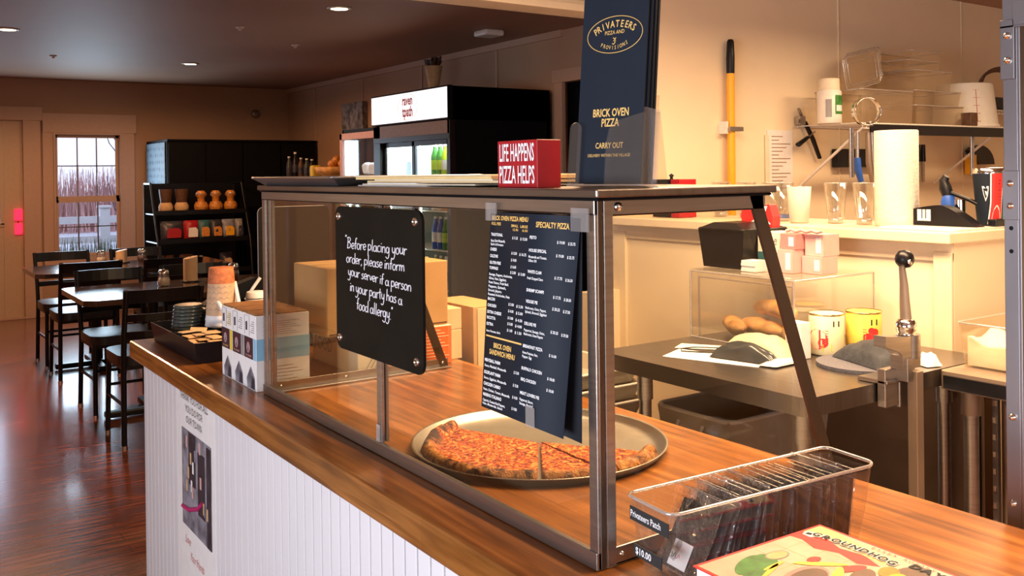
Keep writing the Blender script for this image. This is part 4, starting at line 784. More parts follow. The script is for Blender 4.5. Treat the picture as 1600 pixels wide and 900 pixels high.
# cookbooks
for k in range(3):
    z0 = .9203 + k * .0205; dx = (-.008, -.012, 0)[k]; dy = (.0, -.006, 0)[k]
    lab = ('topmost spiral cookbook with colourful cartoon food cover on the counter', 'middle cookbook, its red edge showing under the top one', 'lowest cookbook of the counter stack')[2 - k]
    t = thing('cookbook', lab, 'book', (.86, .65, z0), group='cookbooks stacked on the counter')
    Mb = T(.752 + dx, .745 + dy, z0) @ Matrix.Rotation(R(-1.5), 4, 'Z')
    MB().box(.003, .211, -.275, -.003, .001, .0185, 'white_paper', Mb).build('pages', t)
    MB().box(0, .214, -.278, 0, .0185, .0198, 'bright_red', Mb).box(0, .214, -.278, 0, 0, .001, 'bright_red', Mb).build('cover', t)
    if k == 2:
        a = MB(); Z = .0199
        def pg(pts, m, dz): a.add([Mb @ Vector((x, y_, Z + dz)) for x, y_ in pts], [list(range(len(pts)))], m)
        def el(cx, cy, rx, ry, m, dz, rot=0, nn=20): pg([(cx + rx * math.cos(w) * math.cos(rot) - ry * math.sin(w) * math.sin(rot), cy + rx * math.cos(w) * math.sin(rot) + ry * math.sin(w) * math.cos(rot)) for w in [2 * math.pi * i / nn for i in range(nn)]], m, dz)
        pg([(.004, -.274), (.210, -.274), (.210, -.004), (.004, -.004)], 'cover_cream', .0001)
        for yy in (-.03, -.062, -.095): pg([(.07, yy), (.17, yy + .006), (.17, yy + .0068), (.07, yy + .0008)], 'tan', .0002)
        for xx in (.09, .12, .15): pg([(xx, -.10), (xx + .0009, -.10), (xx + .0009, -.01), (xx, -.01)], 'tan', .00022)
        pg([(.155, -.004), (.178, -.004), (.185, -.030), (.172, -.062), (.178, -.09), (.166, -.12), (.152, -.10), (.160, -.07), (.148, -.045), (.158, -.02)], 'bright_red', .0003)
        pg([(.178, -.004), (.2095, -.004), (.2095, -.025), (.186, -.12), (.172, -.12), (.182, -.06), (.190, -.03)], 'yellow_paper', .00032)
        pg([(.172, -.008), (.183, -.006), (.188, -.018), (.18, -.028), (.171, -.020)], 'white_ink', .0004); pg([(.174, -.01), (.181, -.009), (.183, -.016), (.176, -.017)], 'navy', .0005)
        for cx, cy, rx, ry in ((.052, -.034, .030, .012), (.066, -.045, .026, .012), (.045, -.05, .028, .010), (.075, -.032, .016, .010)): el(cx, cy, rx, ry, 'green', .0004 + cx * .001, .4)
        el(.060, -.058, .022, .003, 'yellow', .0007, .35); el(.072, -.052, .018, .003, 'yellow', .0007, .1)
        el(.098, -.034, .017, .010, 'grey_ink', .0005); el(.098, -.034, .015, .0085, 'tan', .0006)
        el(.075, -.092, .040, .020, 'pink', .0005, .2); el(.075, -.095, .034, .017, 'brown', .0006, .2)
        el(.118, -.078, .030, .005, 'yellow', .0007, -.7); el(.122, -.066, .010, .006, 'bright_red', .0008); el(.105, -.110, .028, .006, 'yellow', .0008, .5)
        el(.135, -.105, .020, .007, 'bright_red', .0007, -.3); el(.128, -.125, .024, .012, 'brown', .0006, .3)
        el(.160, -.135, .016, .011, 'amber', .0009, .4); el(.150, -.150, .018, .010, 'mop_yellow', .0010, .2); el(.180, -.150, .022, .014, 'brown', .0006, -.2)
        el(.06, -.16, .045, .03, 'mop_yellow', .0005, .2); el(.06, -.165, .035, .022, 'green', .0006, .1); el(.13, -.2, .05, .03, 'bright_red', .0005, .3); el(.14, -.2, .035, .02, 'cover_cream', .0006, .3)
        def wr(s_, x, y0, dy_, size, m, curve, bold=.03, sx=1.1, lift=0):
            for i, c in enumerate(s_):
                yy = y0 - i * dy_; xx = x + curve * (i - len(s_) / 2) ** 2 * .0001
                a.text(c, size, Mb @ T(xx, yy, Z + .0012 + lift) @ Matrix.Rotation(R(-90), 4, 'Z'), m, 'C', sx, bold)
        wr('GROUNDHOG', .1815, -.022, .0125, .0155, 'white_ink', -2.2, .10, .95); wr('GROUNDHOG', .1815, -.022, .0125, .0155, 'navy', -2.2, .035, .95, .0003); wr('DAY', .190, -.144, .0135, .0165, 'navy', -.5, .05, 1.0)
        wr('ESSEX ROTARY', .2015, -.085, .0068, .0070, 'bright_red', -.3, .0)
        a.build('cover_art', t)
# steel upright at the right edge
up = thing('steel_upright', 'grey steel shelving upright with bolts at the right edge behind the counter', 'post', (1.36, .69, 0))
MB().box(1.345, 1.349, .686, .7065, 0, 2.3, 'steel_grey').box(1.345, 1.385, .682, .686, 0, 2.3, 'steel_grey').build('angle_post', up, bevel=.0008)
MB().box(1.340, 1.3455, .6875, .7075, 1.545, 1.63, 'steel_grey').box(1.340, 1.40, .62, .7075, 1.618, 1.622, 'steel_grey').box(1.340, 1.3455, .60, .69, 1.62, 1.66, 'steel_grey').build('shelf_bracket', up, bevel=.0008)
for z in (1.607, 1.572, 1.397, 1.365, 1.063, .94):
    MB().lathe([(.0048, 0), (.0048, .0025), (.003, .003), (.003, .0055), (0, .006)], (1.345 if z < 1.5 else 1.340, .6965, z), 'chrome', 10, Matrix.Rotation(R(-90), 4, 'Y')).build('bolt', up)
for z in (1.300, 1.333): MB().lathe([(.0032, 0), (0, .0004)], (1.345, .6965, z), 'black_matte', 10, Matrix.Rotation(R(-90), 4, 'Y')).build('bolt_hole', up)
MB().box(1.3425, 1.346, .684, .7075, 1.345, 1.415, 'steel_grey').build('splice_plate', up, bevel=.0006)

# ================================================================== KITCHEN: prep table and what stands on it
TZ = .86
pt2 = thing('prep_table', 'stainless steel kitchen prep table with round legs behind the counter', 'table', (2.3, 1.87, 0))
m_ = MB()
m_.prism(rrect(1.885, 2.73, 1.475, 2.27, .022), 'z', TZ - .048, TZ, 'steel_top'); m_.build('tabletop', pt2, bevel=.010)
for x, y_ in ((1.945, 1.535), (1.945, 2.12), (2.62, 1.56), (2.62, 2.17)):
    MB().tube([(x, y_, 0.02), (x, y_, TZ - .05)], .019, 'steel', 18).tube([(x, y_, TZ - .13), (x, y_, TZ - .05)], .024, 'steel', 18).tube([(x, y_, 0), (x, y_, .04)], .022, 'black_plastic', 12).build('leg', pt2)
MB().box(1.93, 2.63, 1.53, 2.2, .255, .275, 'steel_dark').build('undershelf', pt2, bevel=.004)
# clear acrylic bread case
ac = thing('bread_case', 'clear acrylic bread case on the prep table with things piled on top', 'case', (2.48, 2.04, TZ))
x0, x1, y0, y1, z0, z1 = 2.30, 2.70, 1.845, 2.275, TZ + .001, 1.083
MB().box(x0, x0 + .004, y0, y1, z0, z1, 'acrylic').build('front_panel', ac); MB().box(x0, x1, y0, y0 + .004, z0, z1, 'acrylic').build('side_panel', ac); MB().box(x0, x1, y1 - .004, y1, z0, z1, 'acrylic').build('side_panel', ac)
MB().box(x0, x1, y0, y1, z1, z1 + .006, 'acrylic').build('top_panel', ac)
e = MB()
for a, b in (((x0, y0, z0), (x0, y0, z1)), ((x0, y1, z0), (x0, y1, z1)), ((x1, y0, z0), (x1, y0, z1)), ((x0, y0, z1), (x0, y1, z1)), ((x0, y0, z1), (x1, y0, z1)), ((x0, y0, z0), (x0, y1, z0)), ((x0, y0, z0), (x1, y0, z0)), ((x0 + .02, y0 + .02, z1 - .02), (x0 + .02, y1 - .02, z1 - .02)), ((x0 + .02, y0 + .02, z0), (x0 + .02, y0 + .02, z1 - .02)), ((x0 + .02, y1 - .02, z0), (x0 + .02, y1 - .02, z1 - .02))): e.tube([a, b], .0035, 'acrylic_edge', 6)
e.build('edge_strips', ac)
def loaf(lab, c, L_, r, rz, seed):
    pts = []; rs = []
    for k in range(13): t = k / 12; pts.append((L_ * (t - .5), .006 * math.sin(t * 5 + seed), r * .85 + .003 * math.sin(t * 9 + seed))); rs.append(r * (max(.02, 1 - (2 * abs(t - .5)) ** 3.0)) ** .5 * (1 + .07 * math.sin(t * 22 + seed)))
    o = MB().tube(pts, rs, 'bread', 14, flat=.8).build('bread_loaf'); o.location = c; o.rotation_euler = (0, 0, R(rz)); tag(o, lab, 'bread', 'bread loaves in the acrylic case')
loaf('long bread loaf at the far left of the acrylic case', (2.42, 2.19, TZ + .009), .20, .032, 60, 1)
loaf('round bread loaf in the middle of the acrylic case', (2.44, 2.085, TZ + .009), .22, .036, 82, 2)
loaf('bread loaf lying across on top of the other loaves', (2.45, 2.04, TZ + .075), .24, .034, 70, 3)
loaf('bread loaf at the right end of the acrylic case', (2.42, 1.945, TZ + .009), .20, .036, 35, 4)
# things on the acrylic case
m_ = thing('black_plastic_bin', 'black open plastic bin on top of the acrylic bread case', 'bin', (2.5, 2.2, 1.09))
q = MB(); frustum(q, (2.39, 2.59, 2.125, 2.30), (2.38, 2.60, 2.11, 2.315), 1.0905, 1.222, 'black_plastic'); q.hexa([(2.38, 2.11, 1.222), (2.60, 2.11, 1.222), (2.60, 2.315, 1.222), (2.38, 2.315, 1.222)], [(2.41, 2.17, 1.243), (2.57, 2.17, 1.243), (2.57, 2.27, 1.243), (2.41, 2.27, 1.243)], 'black_plastic'); q.build('bin_body', m_); MB().tube([(x, y_, 1.222) for x, y_ in rrect(2.378, 2.602, 2.108, 2.317, .02)], .004, 'black_plastic', 6, closed=True).build('rim', m_)
m_ = thing('red_white_bag', 'red and white crinkled bag sticking out of the black bin', 'bag', (2.5, 2.18, 1.24))
q = MB().prism([(2.12, 1.10), (2.21, 1.10), (2.255, 1.262), (2.245, 1.30), (2.19, 1.288), (2.13, 1.305), (2.115, 1.262)], 'x', 2.53, 2.57, 'bright_red'); q.build('bag_body', m_, bevel=.004)
MB().add([(2.528, 2.135, 1.298), (2.528, 2.195, 1.290), (2.528, 2.185, 1.255), (2.528, 2.215, 1.238), (2.528, 2.12, 1.236), (2.528, 2.15, 1.262)], [(0, 1, 2, 3, 4, 5)], 'white_ink').build('white_patch', m_)
m_ = thing('card_stack', 'stack of small white cards in front of the black bin', 'cards', (2.45, 2.06, 1.09))
q = MB(); 
for k in range(4): q.box(2.36 + .002 * (k % 2), 2.42, 2.045 + .001 * k, 2.105, 1.0905 + k * .009, 1.099 + k * .009, 'white_paper')
q.build('cards', m_)
m_ = thing('teal_label_carton', 'grey carton with teal band and handwriting beside the black bin', 'box', (2.5, 2.08, 1.09))
MB().box(2.45, 2.56, 2.02, 2.11, 1.0905, 1.215, 'cream_paper').build('carton', m_); q = MB().box(2.4492, 2.4498, 2.021, 2.109, 1.125, 1.150, 'teal'); q.text('Mike', .045, T(2.4490, 2.098, 1.175) @ MX, 'grey_ink', 'L', .8, shear=.2).text('fill', .022, T(2.4490, 2.075, 1.158) @ MX, 'grey_ink', 'L', .8); q.build('label', m_)
for (y0_, y1_, z0_, z1_, x0_, m, lab) in ((1.945, 2.005, 1.0905, 1.165, 2.42, 'pale_pink', 'pale pink carton low at the left of the pink pile'), (1.865, 1.94, 1.0905, 1.145, 2.46, 'pale_pink', 'pale pink carton low at the right of the pink pile'), (1.94, 2.00, 1.166, 1.215, 2.43, 'pink', 'deeper pink carton on top at the left of the pink pile'), (1.866, 1.935, 1.146, 1.215, 2.47, 'pale_pink', 'pale pink carton on top at the right of the pink pile')):
    q = MB().box(x0_, x0_ + .08, y0_, y1_, z0_, z1_, m).box(x0_ - .0005, x0_, y0_ + .008, y0_ + .028, z0_ + .01, z1_ - .01, 'white_paper')
    tag(q.build('pink_carton', loc=(x0_ + .04, (y0_ + y1_) / 2, z0_), bevel=.0015), lab, 'box', 'pink cartons on the acrylic case')
q = MB(); q.tube([(2.46, 2.0 - .02 * k, 1.222 + .006 * (k % 2)) for k in range(8)], .006, 'pale_pink', 6); tag(q.build('pink_wrapper', loc=(2.46, 1.93, 1.216)), 'crumpled pink wrapper on top of the pink cartons', 'wrapper')
# cans, small white box
def can(x, y_, z, r, h, m, lab, tomato):
    t = thing('food_can', lab, 'can', (x, y_, z), group='large food cans on the prep table')
    MB().lathe([(r * .97, z + .001), (r, z + .004), (r, z + h - .004), (r * .97, z + h - .002)], (x, y_, 0), m, 36).build('body', t)
    MB().lathe([(r * .94, z + h - .006), (r * .95, z + h - .003), (r * 1.01, z + h), (r * 1.02, z + h - .003), (r * 1.0, z + h - .006)], (x, y_, 0), 'gold_rim', 36).build('rim', t)
    q = MB()
    def pt_(a, z_, rr=1.012): return (x + r * rr * math.cos(R(a)), y_ + r * rr * math.sin(R(a)), z_)
    for (a0, zz, s_) in tomato:
        q.add([pt_(a0 + s_ * 28 * math.cos(w), zz + s_ * r * .45 * math.sin(w)) for w in [math.pi * 2 * i / 14 for i in range(14)]], [list(range(14))], 'tomato')
    for a_, w_ in ((238, 24),): q.add([pt_(a_, z + h * .70), pt_(a_ + w_, z + h * .70), pt_(a_ + w_, z + h * .84), pt_(a_, z + h * .84)], [(0, 1, 2, 3)], 'black_ink')
    for k in range(6): q.add([pt_(212, z + h * (.30 + k * .06)), pt_(224, z + h * (.30 + k * .06)), pt_(224, z + h * (.315 + k * .06)), pt_(212, z + h * (.315 + k * .06))], [(0, 1, 2, 3)], 'brown_ink')
    q.add([pt_(205, z + h * .12), pt_(235, z + h * .12), pt_(235, z + h * .28), pt_(205, z + h * .28)], [(0, 1, 2, 3)], 'lime')
    q.build('label_print', t)
can(2.40, 1.805, TZ + .001, .052, .125, 'can_label', 'cream labelled food can nearest the acrylic case', ((186, .91, 1.3), (206, .90, .6)))
can(2.50, 1.745, TZ + .001, .052, .128, 'can_yellow', 'yellow labelled tomato can to the right of the cream one', ((242, .905, .8), (228, .915, .55), (252, .93, .5), (240, .935, .4)))
q = MB().box(2.255, 2.30, 1.785, 1.842, TZ + .001, .968, 'white_paper'); q.text('|||||', .03, T(2.2545, 1.838, .90) @ MX, 'grey_ink', 'L', .5); tag(q.build('small_white_carton', bevel=.001), 'small white carton with bar marks between acrylic case and cans', 'box')
# papers and bag on the table
for k, (pts, lab) in enumerate(((((1.975, 2.075), (2.075, 1.79), (2.17, 1.85), (2.10, 2.13)), 'white paper sheet lying on the table under the grey bag'), (((2.10, 2.15), (2.20, 2.02), (2.25, 2.06), (2.17, 2.19)), 'white paper sheet further back on the prep table'))):
    tag(MB().prism(pts, 'z', TZ + .0006 + .0008 * k, TZ + .0018 + .0008 * k, 'white_paper').build('paper_sheet'), lab, 'paper', 'paper sheets on the prep table')
q = MB().tube([(2.10, 2.12, TZ + .004), (2.07, 2.09, TZ + .004), (2.12, 2.02, TZ + .004), (2.18, 1.98, TZ + .004), (2.2, 2.05, TZ + .004), (2.15, 2.11, TZ + .004)], .0018, 'black_plastic', 5, closed=True); tag(q.build('black_cord_loop'), 'thin black cord loop lying on the paper sheets', 'cord')
bg_ = thing('resealable_bag', 'dark grey and tan resealable bag lying on the paper sheets', 'bag', (2.17, 1.92, TZ))
def blob(mb, c, sx, sy, sz, m, rz=0, seed=0, nu=22, nv=12, amp=.12, pw=.7):
    vs = []
    for j in range(nv + 1):
        v = math.pi * j / nv - math.pi / 2
        for i in range(nu):
            u = 2 * math.pi * i / nu; cu, su, cv, sv = math.cos(u), math.sin(u), math.cos(v), math.sin(v)
            f = lambda a: math.copysign(abs(a) ** pw, a)
            p = Vector((f(cu) * f(cv) * sx, f(su) * f(cv) * sy, f(sv) * sz)); d = 1 + amp * noise.noise(Vector((cu * 1.7 + seed, su * 1.7, sv * 1.7)))
            p = Matrix.Rotation(rz, 3, 'Z') @ (p * d); vs.append(p + Vector(c))
    mb.add(vs, [(j * nu + i, j * nu + (i + 1) % nu, (j + 1) * nu + (i + 1) % nu, (j + 1) * nu + i) for j in range(nv) for i in range(nu)], m, True); return mb
def pillow(mb, corners, z0, th, m, seed=0, n=14, amp=.3):
    """soft flat bag between four corners (world xy), puffed in the middle"""
    P = [Vector((x, y_, 0)) for x, y_ in corners]; vs = []; 
    for side in (0, 1):
        for j in range(n + 1):
            for i in range(n + 1):
                u, v = i / n, j / n; p = P[0].lerp(P[1], u).lerp(P[3].lerp(P[2], u), v)
                w = (math.sin(math.pi * u) * math.sin(math.pi * v)) ** .45 if 0 < u < 1 and 0 < v < 1 else 0
                h_ = th * w * (1 + amp * noise.noise(Vector((u * 4 + seed, v * 4, seed)))); vs.append((p.x, p.y, z0 + .0015 + (h_ if side else 0) + .002 * w * side))
    k = (n + 1) ** 2
    f1 = [(j * (n + 1) + i, j * (n + 1) + i + 1, (j + 1) * (n + 1) + i + 1, (j + 1) * (n + 1) + i) for j in range(n) for i in range(n)]
    mb.add(vs, [tuple(a + k for a in f) for f in f1] + [f[::-1] for f in f1], m, True); return mb
m_ = MB(); pillow(m_, [(2.07, 1.975), (2.115, 1.77), (2.17, 1.79), (2.13, 1.985)], TZ + .003, .048, 'grey_bag', 2); m_.build('dark_window', bg_)
m_ = MB(); pillow(m_, [(2.125, 1.99), (2.16, 1.765), (2.30, 1.80), (2.25, 2.02)], TZ + .003, .062, 'tan_bag', 5); m_.build('tan_body', bg_)
m_ = MB(); pillow(m_, [(2.085, 1.80), (2.10, 1.75), (2.235, 1.755), (2.22, 1.80)], TZ + .0035, .012, 'white_plastic', 5); m_.build('flap', bg_)
# grey mat and dark cloth pouch
q = MB().prism([(2.33 + .125 * math.cos(R(a)) , 1.63 + .13 * math.sin(R(a))) for a in range(0, 360, 15)], 'z', TZ + .0005, TZ + .010, 'grey_cloth'); tag(q.build('grey_mat', bevel=.004), 'round textured grey mat on the near end of the prep table', 'mat')
q = MB(); pillow(q, [(2.33, 1.735), (2.255, 1.52), (2.40, 1.50), (2.47, 1.70)], TZ + .0105, .058, 'dark_cloth', 9, amp=.35); tag(q.build('dark_pouch', loc=(2.4, 1.62, TZ)), 'dark folded cloth pouch lying on the grey mat beside the can opener', 'pouch')
# can opener
co = thing('can_opener', 'tall metal table-mounted can opener with long handle and black knob', 'can opener', (2.235, 1.45, .62))
MB().box(2.215, 2.285, 1.440, 1.472, .795, .893, 'steel').box(2.16, 2.215, 1.445, 1.470, .80, .90, 'steel').box(2.16, 2.285, 1.44, 1.53, .861, .872, 'steel').build('clamp_base', co, bevel=.003)
MB().box(2.232, 2.262, 1.402, 1.43, .50, .893, 'steel_dark').build('shank', co, bevel=.002)
m_ = MB().prism([(2.190, .900), (2.270, .900), (2.270, .985), (2.200, .985), (2.118, .995), (2.118, .968), (2.175, .950), (2.190, .938)], 'y', 1.415, 1.45, 'steel'); m_.tube([(2.25, 1.432, .925), (2.25, 1.432, .986)], .026, 'steel', 18).box(2.205, 2.225, 1.41, 1.455, .868, .93, 'steel'); m_.build('head', co, bevel=.002)
MB().lathe([(.024, .986), (.022, .992), (.026, 1.000), (.026, 1.016), (.020, 1.026), (0, 1.028)], (2.233, 1.432, 0), 'chrome', 20).build('gear_housing', co)
MB().tube([(2.233, 1.432, 1.015), (2.228, 1.432, 1.07), (2.222, 1.430, 1.12), (2.214, 1.43, 1.165), (2.212, 1.425, 1.18)], [.017, .0145, .012, .009, .008], 'steel_dark', 12, flat=.6).build('handle_arm', co)
MB().lathe([(0, -.024), (.014, -.021), (.0225, -.010), (.0245, 0), (.0225, .010), (.014, .021), (0, .024)], (2.226, 1.43, 1.184), 'black_plastic', 22).build('knob', co)
MB().lathe([(.007, 0), (.006, .004), (0, .005)], (2.212, 1.407, 1.178), 'chrome', 12, Matrix.Rotation(R(75), 4, 'X')).build('knob_bolt', co)

# black table to the right with flour tubs
bt = thing('dark_steel_table', 'dark steel worktable with rolled edge holding the flour tubs', 'table', (2.8, .8, 0))
MB().prism(rrect(2.44, 3.10, .10, 1.468, .02), 'z', TZ - .05, TZ, 'steel_dark').build('tabletop', bt, bevel=.010)
MB().box(2.432, 2.44, .12, 1.45, TZ - .045, TZ - .01, 'black_metal').build('front_edge', bt)
for x, y_ in ((2.50, 1.41), (3.02, 1.41), (2.50, .16)): MB().tube([(x, y_, 0.02), (x, y_, TZ - .05)], .020, 'steel', 18).tube([(x, y_, TZ - .12), (x, y_, TZ - .05)], .026, 'steel_dark', 18).tube([(x, y_, 0), (x, y_, .04)], .022, 'black_plastic', 12).build('leg', bt)
fr = thing('undercounter_refrigerator', 'brown-reflecting stainless refrigerator standing under the dark worktable', 'refrigerator', (2.9, .8, 0))
MB().box(2.58, 3.08, .15, 1.37, .06, .79, 'steel_dark').build('cabinet', fr, bevel=.004)
MB().box(2.565, 2.579, .16, .76, .10, .77, 'steel_dark').build('door', fr, bevel=.004); MB().box(2.565, 2.579, .78, 1.355, .10, .77, 'steel_dark').build('door', fr, bevel=.004)
fz = thing('stainless_panel_cabinet', 'plain stainless cabinet standing against the wall behind the can opener', 'cabinet', (2.72, 1.75, 0))
MB().box(2.66, 2.725, 1.46, 2.12, .03, .80, 'steel_dark').build('panel', fz, bevel=.004); MB().box(2.655, 2.66, 1.47, 1.475, .05, .78, 'black_metal').build('seam', fz)
sl = MB().box(2.545, 2.56, 1.36, 1.375, .02, .80, 'steel_grey')
for k in range(16): sl.box(2.542, 2.546, 1.362, 1.373, .06 + k * .047, .075 + k * .047, 'chrome')
tag(sl.build('slotted_standard'), 'slotted grey metal strip beside the round leg of the dark worktable', 'strip')
def tub(x0_, x1_, y0_, y1_, h_, lab, fl):
    t = thing('flour_tub', lab, 'tub', ((x0_ + x1_) / 2, (y0_ + y1_) / 2, TZ), group='flour tubs on the dark worktable')
    q = MB(); frustum(q, (x0_ + .01, x1_ - .01, y0_ + .01, y1_ - .01), (x0_, x1_, y0_, y1_), TZ + .001, TZ + h_, 'clear_tub'); q.build('tub_wall', t)
    MB().tube([(x, y_, TZ + h_) for x, y_ in rrect(x0_ - .003, x1_ + .003, y0_ - .003, y1_ + .003, .012)], .003, 'acrylic_edge', 6, closed=True).build('rim', t)
    n_ = 16; vs = []
    for side in (0, 1):
        for j in range(n_ + 1):
            for i in range(n_ + 1):
                u, v = i / n_, j / n_; xx = x0_ + .016 + (x1_ - x0_ - .032) * u; yy = y0_ + .016 + (y1_ - y0_ - .032) * v
                vs.append((xx, yy, TZ + .006 + (fl * (.8 + .35 * noise.noise(Vector((xx * 14, yy * 14, 1))) + .25 * v) if side else 0)))
    k = (n_ + 1) ** 2; f1 = [(j * (n_ + 1) + i, j * (n_ + 1) + i + 1, (j + 1) * (n_ + 1) + i + 1, (j + 1) * (n_ + 1) + i) for j in range(n_) for i in range(n_)]
    sd = []
    for i in range(n_): sd += [(i, i + 1, k + i + 1, k + i), (n_ * (n_ + 1) + i + 1, n_ * (n_ + 1) + i, k + n_ * (n_ + 1) + i, k + n_ * (n_ + 1) + i + 1), ((i + 1) * (n_ + 1), i * (n_ + 1), k + i * (n_ + 1), k + (i + 1) * (n_ + 1)), (i * (n_ + 1) + n_, (i + 1) * (n_ + 1) + n_, k + (i + 1) * (n_ + 1) + n_, k + i * (n_ + 1) + n_)]
    f_ = MB().add(vs, [tuple(a + k for a in f) for f in f1] + sd, 'flour', True).build('flour', t); f_['kind'] = 'stuff'
tub(2.53, 2.95, 1.315, 1.46, .125, 'clear tub half full of flour, left one on the dark worktable', .072)
tub(2.53, 2.95, 1.10, 1.305, .095, 'clear tub of flour, right one cut off by the steel upright', .05)
q = MB(); pillow(q, [(2.46, 1.56), (2.44, 1.50), (2.49, 1.485), (2.52, 1.54)], TZ + .001, .03, 'white_paper', 3, amp=.6); tag(q.build('white_napkin'), 'crumpled white napkin behind the can opener', 'napkin')

# under the prep table
wb_ = thing('white_bus_bin', 'translucent white storage bin with curved rim under the prep table', 'bin', (2.3, 2.05, .275))
q = MB(); frustum(q, (2.12, 2.5, 1.93, 2.16), (2.07, 2.54, 1.90, 2.20), .277, .68, 'pale_bin'); q.build('bin_body', wb_)
MB().tube([(x, y_, .68) for x, y_ in rrect(2.065, 2.545, 1.895, 2.205, .04)], .007, 'white_plastic', 8, closed=True).build('rim', wb_)
MB().tube([(2.066, 2.0, .65), (2.05, 2.0, .62), (2.05, 2.10, .62), (2.066, 2.10, .65)], .006, 'white_plastic', 6).build('handle', wb_)
for k, (x0_, x1_, y0_, y1_, z_) in enumerate(((1.74, 2.16, 2.36, 2.84, .60), (1.745, 2.155, 2.365, 2.835, .655), (1.75, 2.15, 2.37, 2.83, .71))):
    q = MB(); frustum(q, (x0_ + .02, x1_ - .02, y0_ + .02, y1_ - .02), (x0_, x1_, y0_, y1_), z_, z_ + .053, 'pale_bin'); q.tube([(x, y_, z_ + .052) for x, y_ in rrect(x0_ - .004, x1_ + .004, y0_ - .004, y1_ + .004, .02)], .005, 'white_plastic', 6, closed=True)
    tag(q.build('dough_tray', loc=((x0_ + x1_) / 2, (y0_ + y1_) / 2, z_)), ('lowest', 'middle', 'topmost')[k] + ' pale plastic dough tray of the stack left of the prep table', 'tray', 'stacked pale dough trays')
tag(MB().box(1.78, 2.12, 2.40, 2.80, .02, .598, 'pale_bin').build('tray_dolly', bevel=.01), 'pale plastic bin carrying the dough trays left of the prep table', 'bin')
q = MB(); pillow(q, [(1.58, 1.58), (1.86, 1.52), (1.87, 1.98), (1.62, 2.02)], .56, .10, 'clear_bag', 4, amp=1.0, n=20); tag(q.build('clear_plastic_bag', loc=(1.8, 1.75, .56)), 'crinkled clear plastic bags heaped between the counter and prep table', 'bag')
tag(MB().box(1.62, 1.86, 1.55, 2.0, 0, .559, 'black_matte').build('black_bin', bevel=.01), 'black bin under the clear plastic bags behind the counter', 'bin')
tag(MB().lathe([(.14, 0), (.16, .70), (.165, .71), (.15, .745), (.08, .765), (0, .77)], (1.62, .86, 0), 'white_plastic', 32).build('round_white_bin', loc=(1.62, .86, 0)), 'round white lidded bin behind the counter near the steel upright', 'bin')

# ================================================================== LEDGE ITEMS
LZ = 1.2225
t = thing('red_black_tin', 'small black and red tin with a round knob on the ledge', 'tin', (2.86, 2.93, LZ))
MB().box(2.82, 2.92, 2.90, 3.012, LZ + .001, 1.386, 'black_plastic').build('black_half', t, bevel=.002); MB().box(2.82, 2.92, 2.848, 2.8995, LZ + .001, 1.386, 'red').build('red_half', t, bevel=.002); MB().lathe([(.008, 1.386), (.006, 1.395), (.012, 1.403), (0, 1.411)], (2.85, 2.925, 0), 'black_plastic', 12).build('knob', t)
def tumbler(x, y_, lab, g, h_=.148, r0=.029, r1=.041, m='drink_glass', thick=.02, ink=None):
    t = thing('drinking_glass', lab, 'glass', (x, y_, LZ), group=g)
    MB().lathe([(0, LZ + .001), (r0 - .002, LZ + .001), (r0, LZ + .004), (r1, LZ + h_), (r1 - .002, LZ + h_), (r0 - .004, LZ + .004 + thick), (0, LZ + .004 + thick)], (x, y_, 0), m, 28, close=False).build('glass_wall', t)
    MB().tube([(x + (r1 - .001) * math.cos(R(a)), y_ + (r1 - .001) * math.sin(R(a)), LZ + h_) for a in range(0, 360, 15)], .0012, 'acrylic_edge', 5, closed=True).build('rim', t)
    if thick > .01: MB().lathe([(0, LZ + .003), (r0 - .003, LZ + .003), (r0 - .002, LZ + .02), (0, LZ + .022)], (x, y_, 0), 'acrylic_edge', 24).build('heavy_base', t)
    if ink: MB().lathe([(r0 + .0006, LZ + .012), (r0 + .0016, LZ + .026)], (x, y_, 0), ink, 28, close=False).build('printed_band', t)
tumbler(2.92, 2.15, 'clear flared drinking glass, second from the paper towel roll', 'clear drinking glasses on the ledge')
tumbler(2.92, 2.03, 'clear flared drinking glass touching the paper towel roll', 'clear drinking glasses on the ledge')
tumbler(2.92, 2.39, 'clear drinking glass with blue band beside the sloping case bar', 'clear drinking glasses on the ledge', ink='blue')
tumbler(2.99, 2.50, 'clear drinking glass behind the sloping bar of the glass case', 'clear drinking glasses on the ledge')
tumbler(3.02, 2.66, 'clear drinking glass whose rim shows over the case top, nearer one', 'clear drinking glasses on the ledge'); tumbler(3.04, 2.82, 'clear drinking glass whose rim shows over the case top, farther one', 'clear drinking glasses on the ledge')
tumbler(2.86, 2.265, 'frosted white plastic cup between two clear glasses', 'frosted cup', .135, .034, .044, 'frosted', .004)
t = thing('paper_towel_roll', 'tall white paper towel roll standing on the ledge', 'paper towels', (2.93, 1.91, LZ))
MB().lathe([(.022, LZ + .001), (.070, LZ + .001), (.072, LZ + .004), (.072, LZ + .326), (.070, LZ + .329), (.022, LZ + .329)], (2.93, 1.91, 0), 'paper_towel', 44, close=False).build('roll', t)
MB().lathe([(.0215, LZ + .0005), (.0215, LZ + .331)], (2.93, 1.91, 0), 'kraft', 20, close=False).build('core', t)
MB().prism(rrect(2.76, 3.12, 1.60, 1.88, .02), 'z', LZ + .0005, LZ + .006, 'white_plastic').build('cutting_board', None)
cb = bpy.data.objects['cutting_board']; tag(cb, 'thin white cutting board lying on the ledge under the knife sharpener', 'board')
ks = thing('knife_sharpener', 'black curved knife sharpener with white front on the ledge', 'knife sharpener', (2.94, 1.75, LZ))
pr = [(1.838, LZ + .0065), (1.838, LZ + .062)] + [(1.838 - t * .215, LZ + .062 + .014 * math.sin(t * 3.0) - .060 * max(0, t - .45) ** 1.2 * 1.9) for t in [k / 12 for k in range(1, 13)]] + [(1.618, LZ + .0065)]
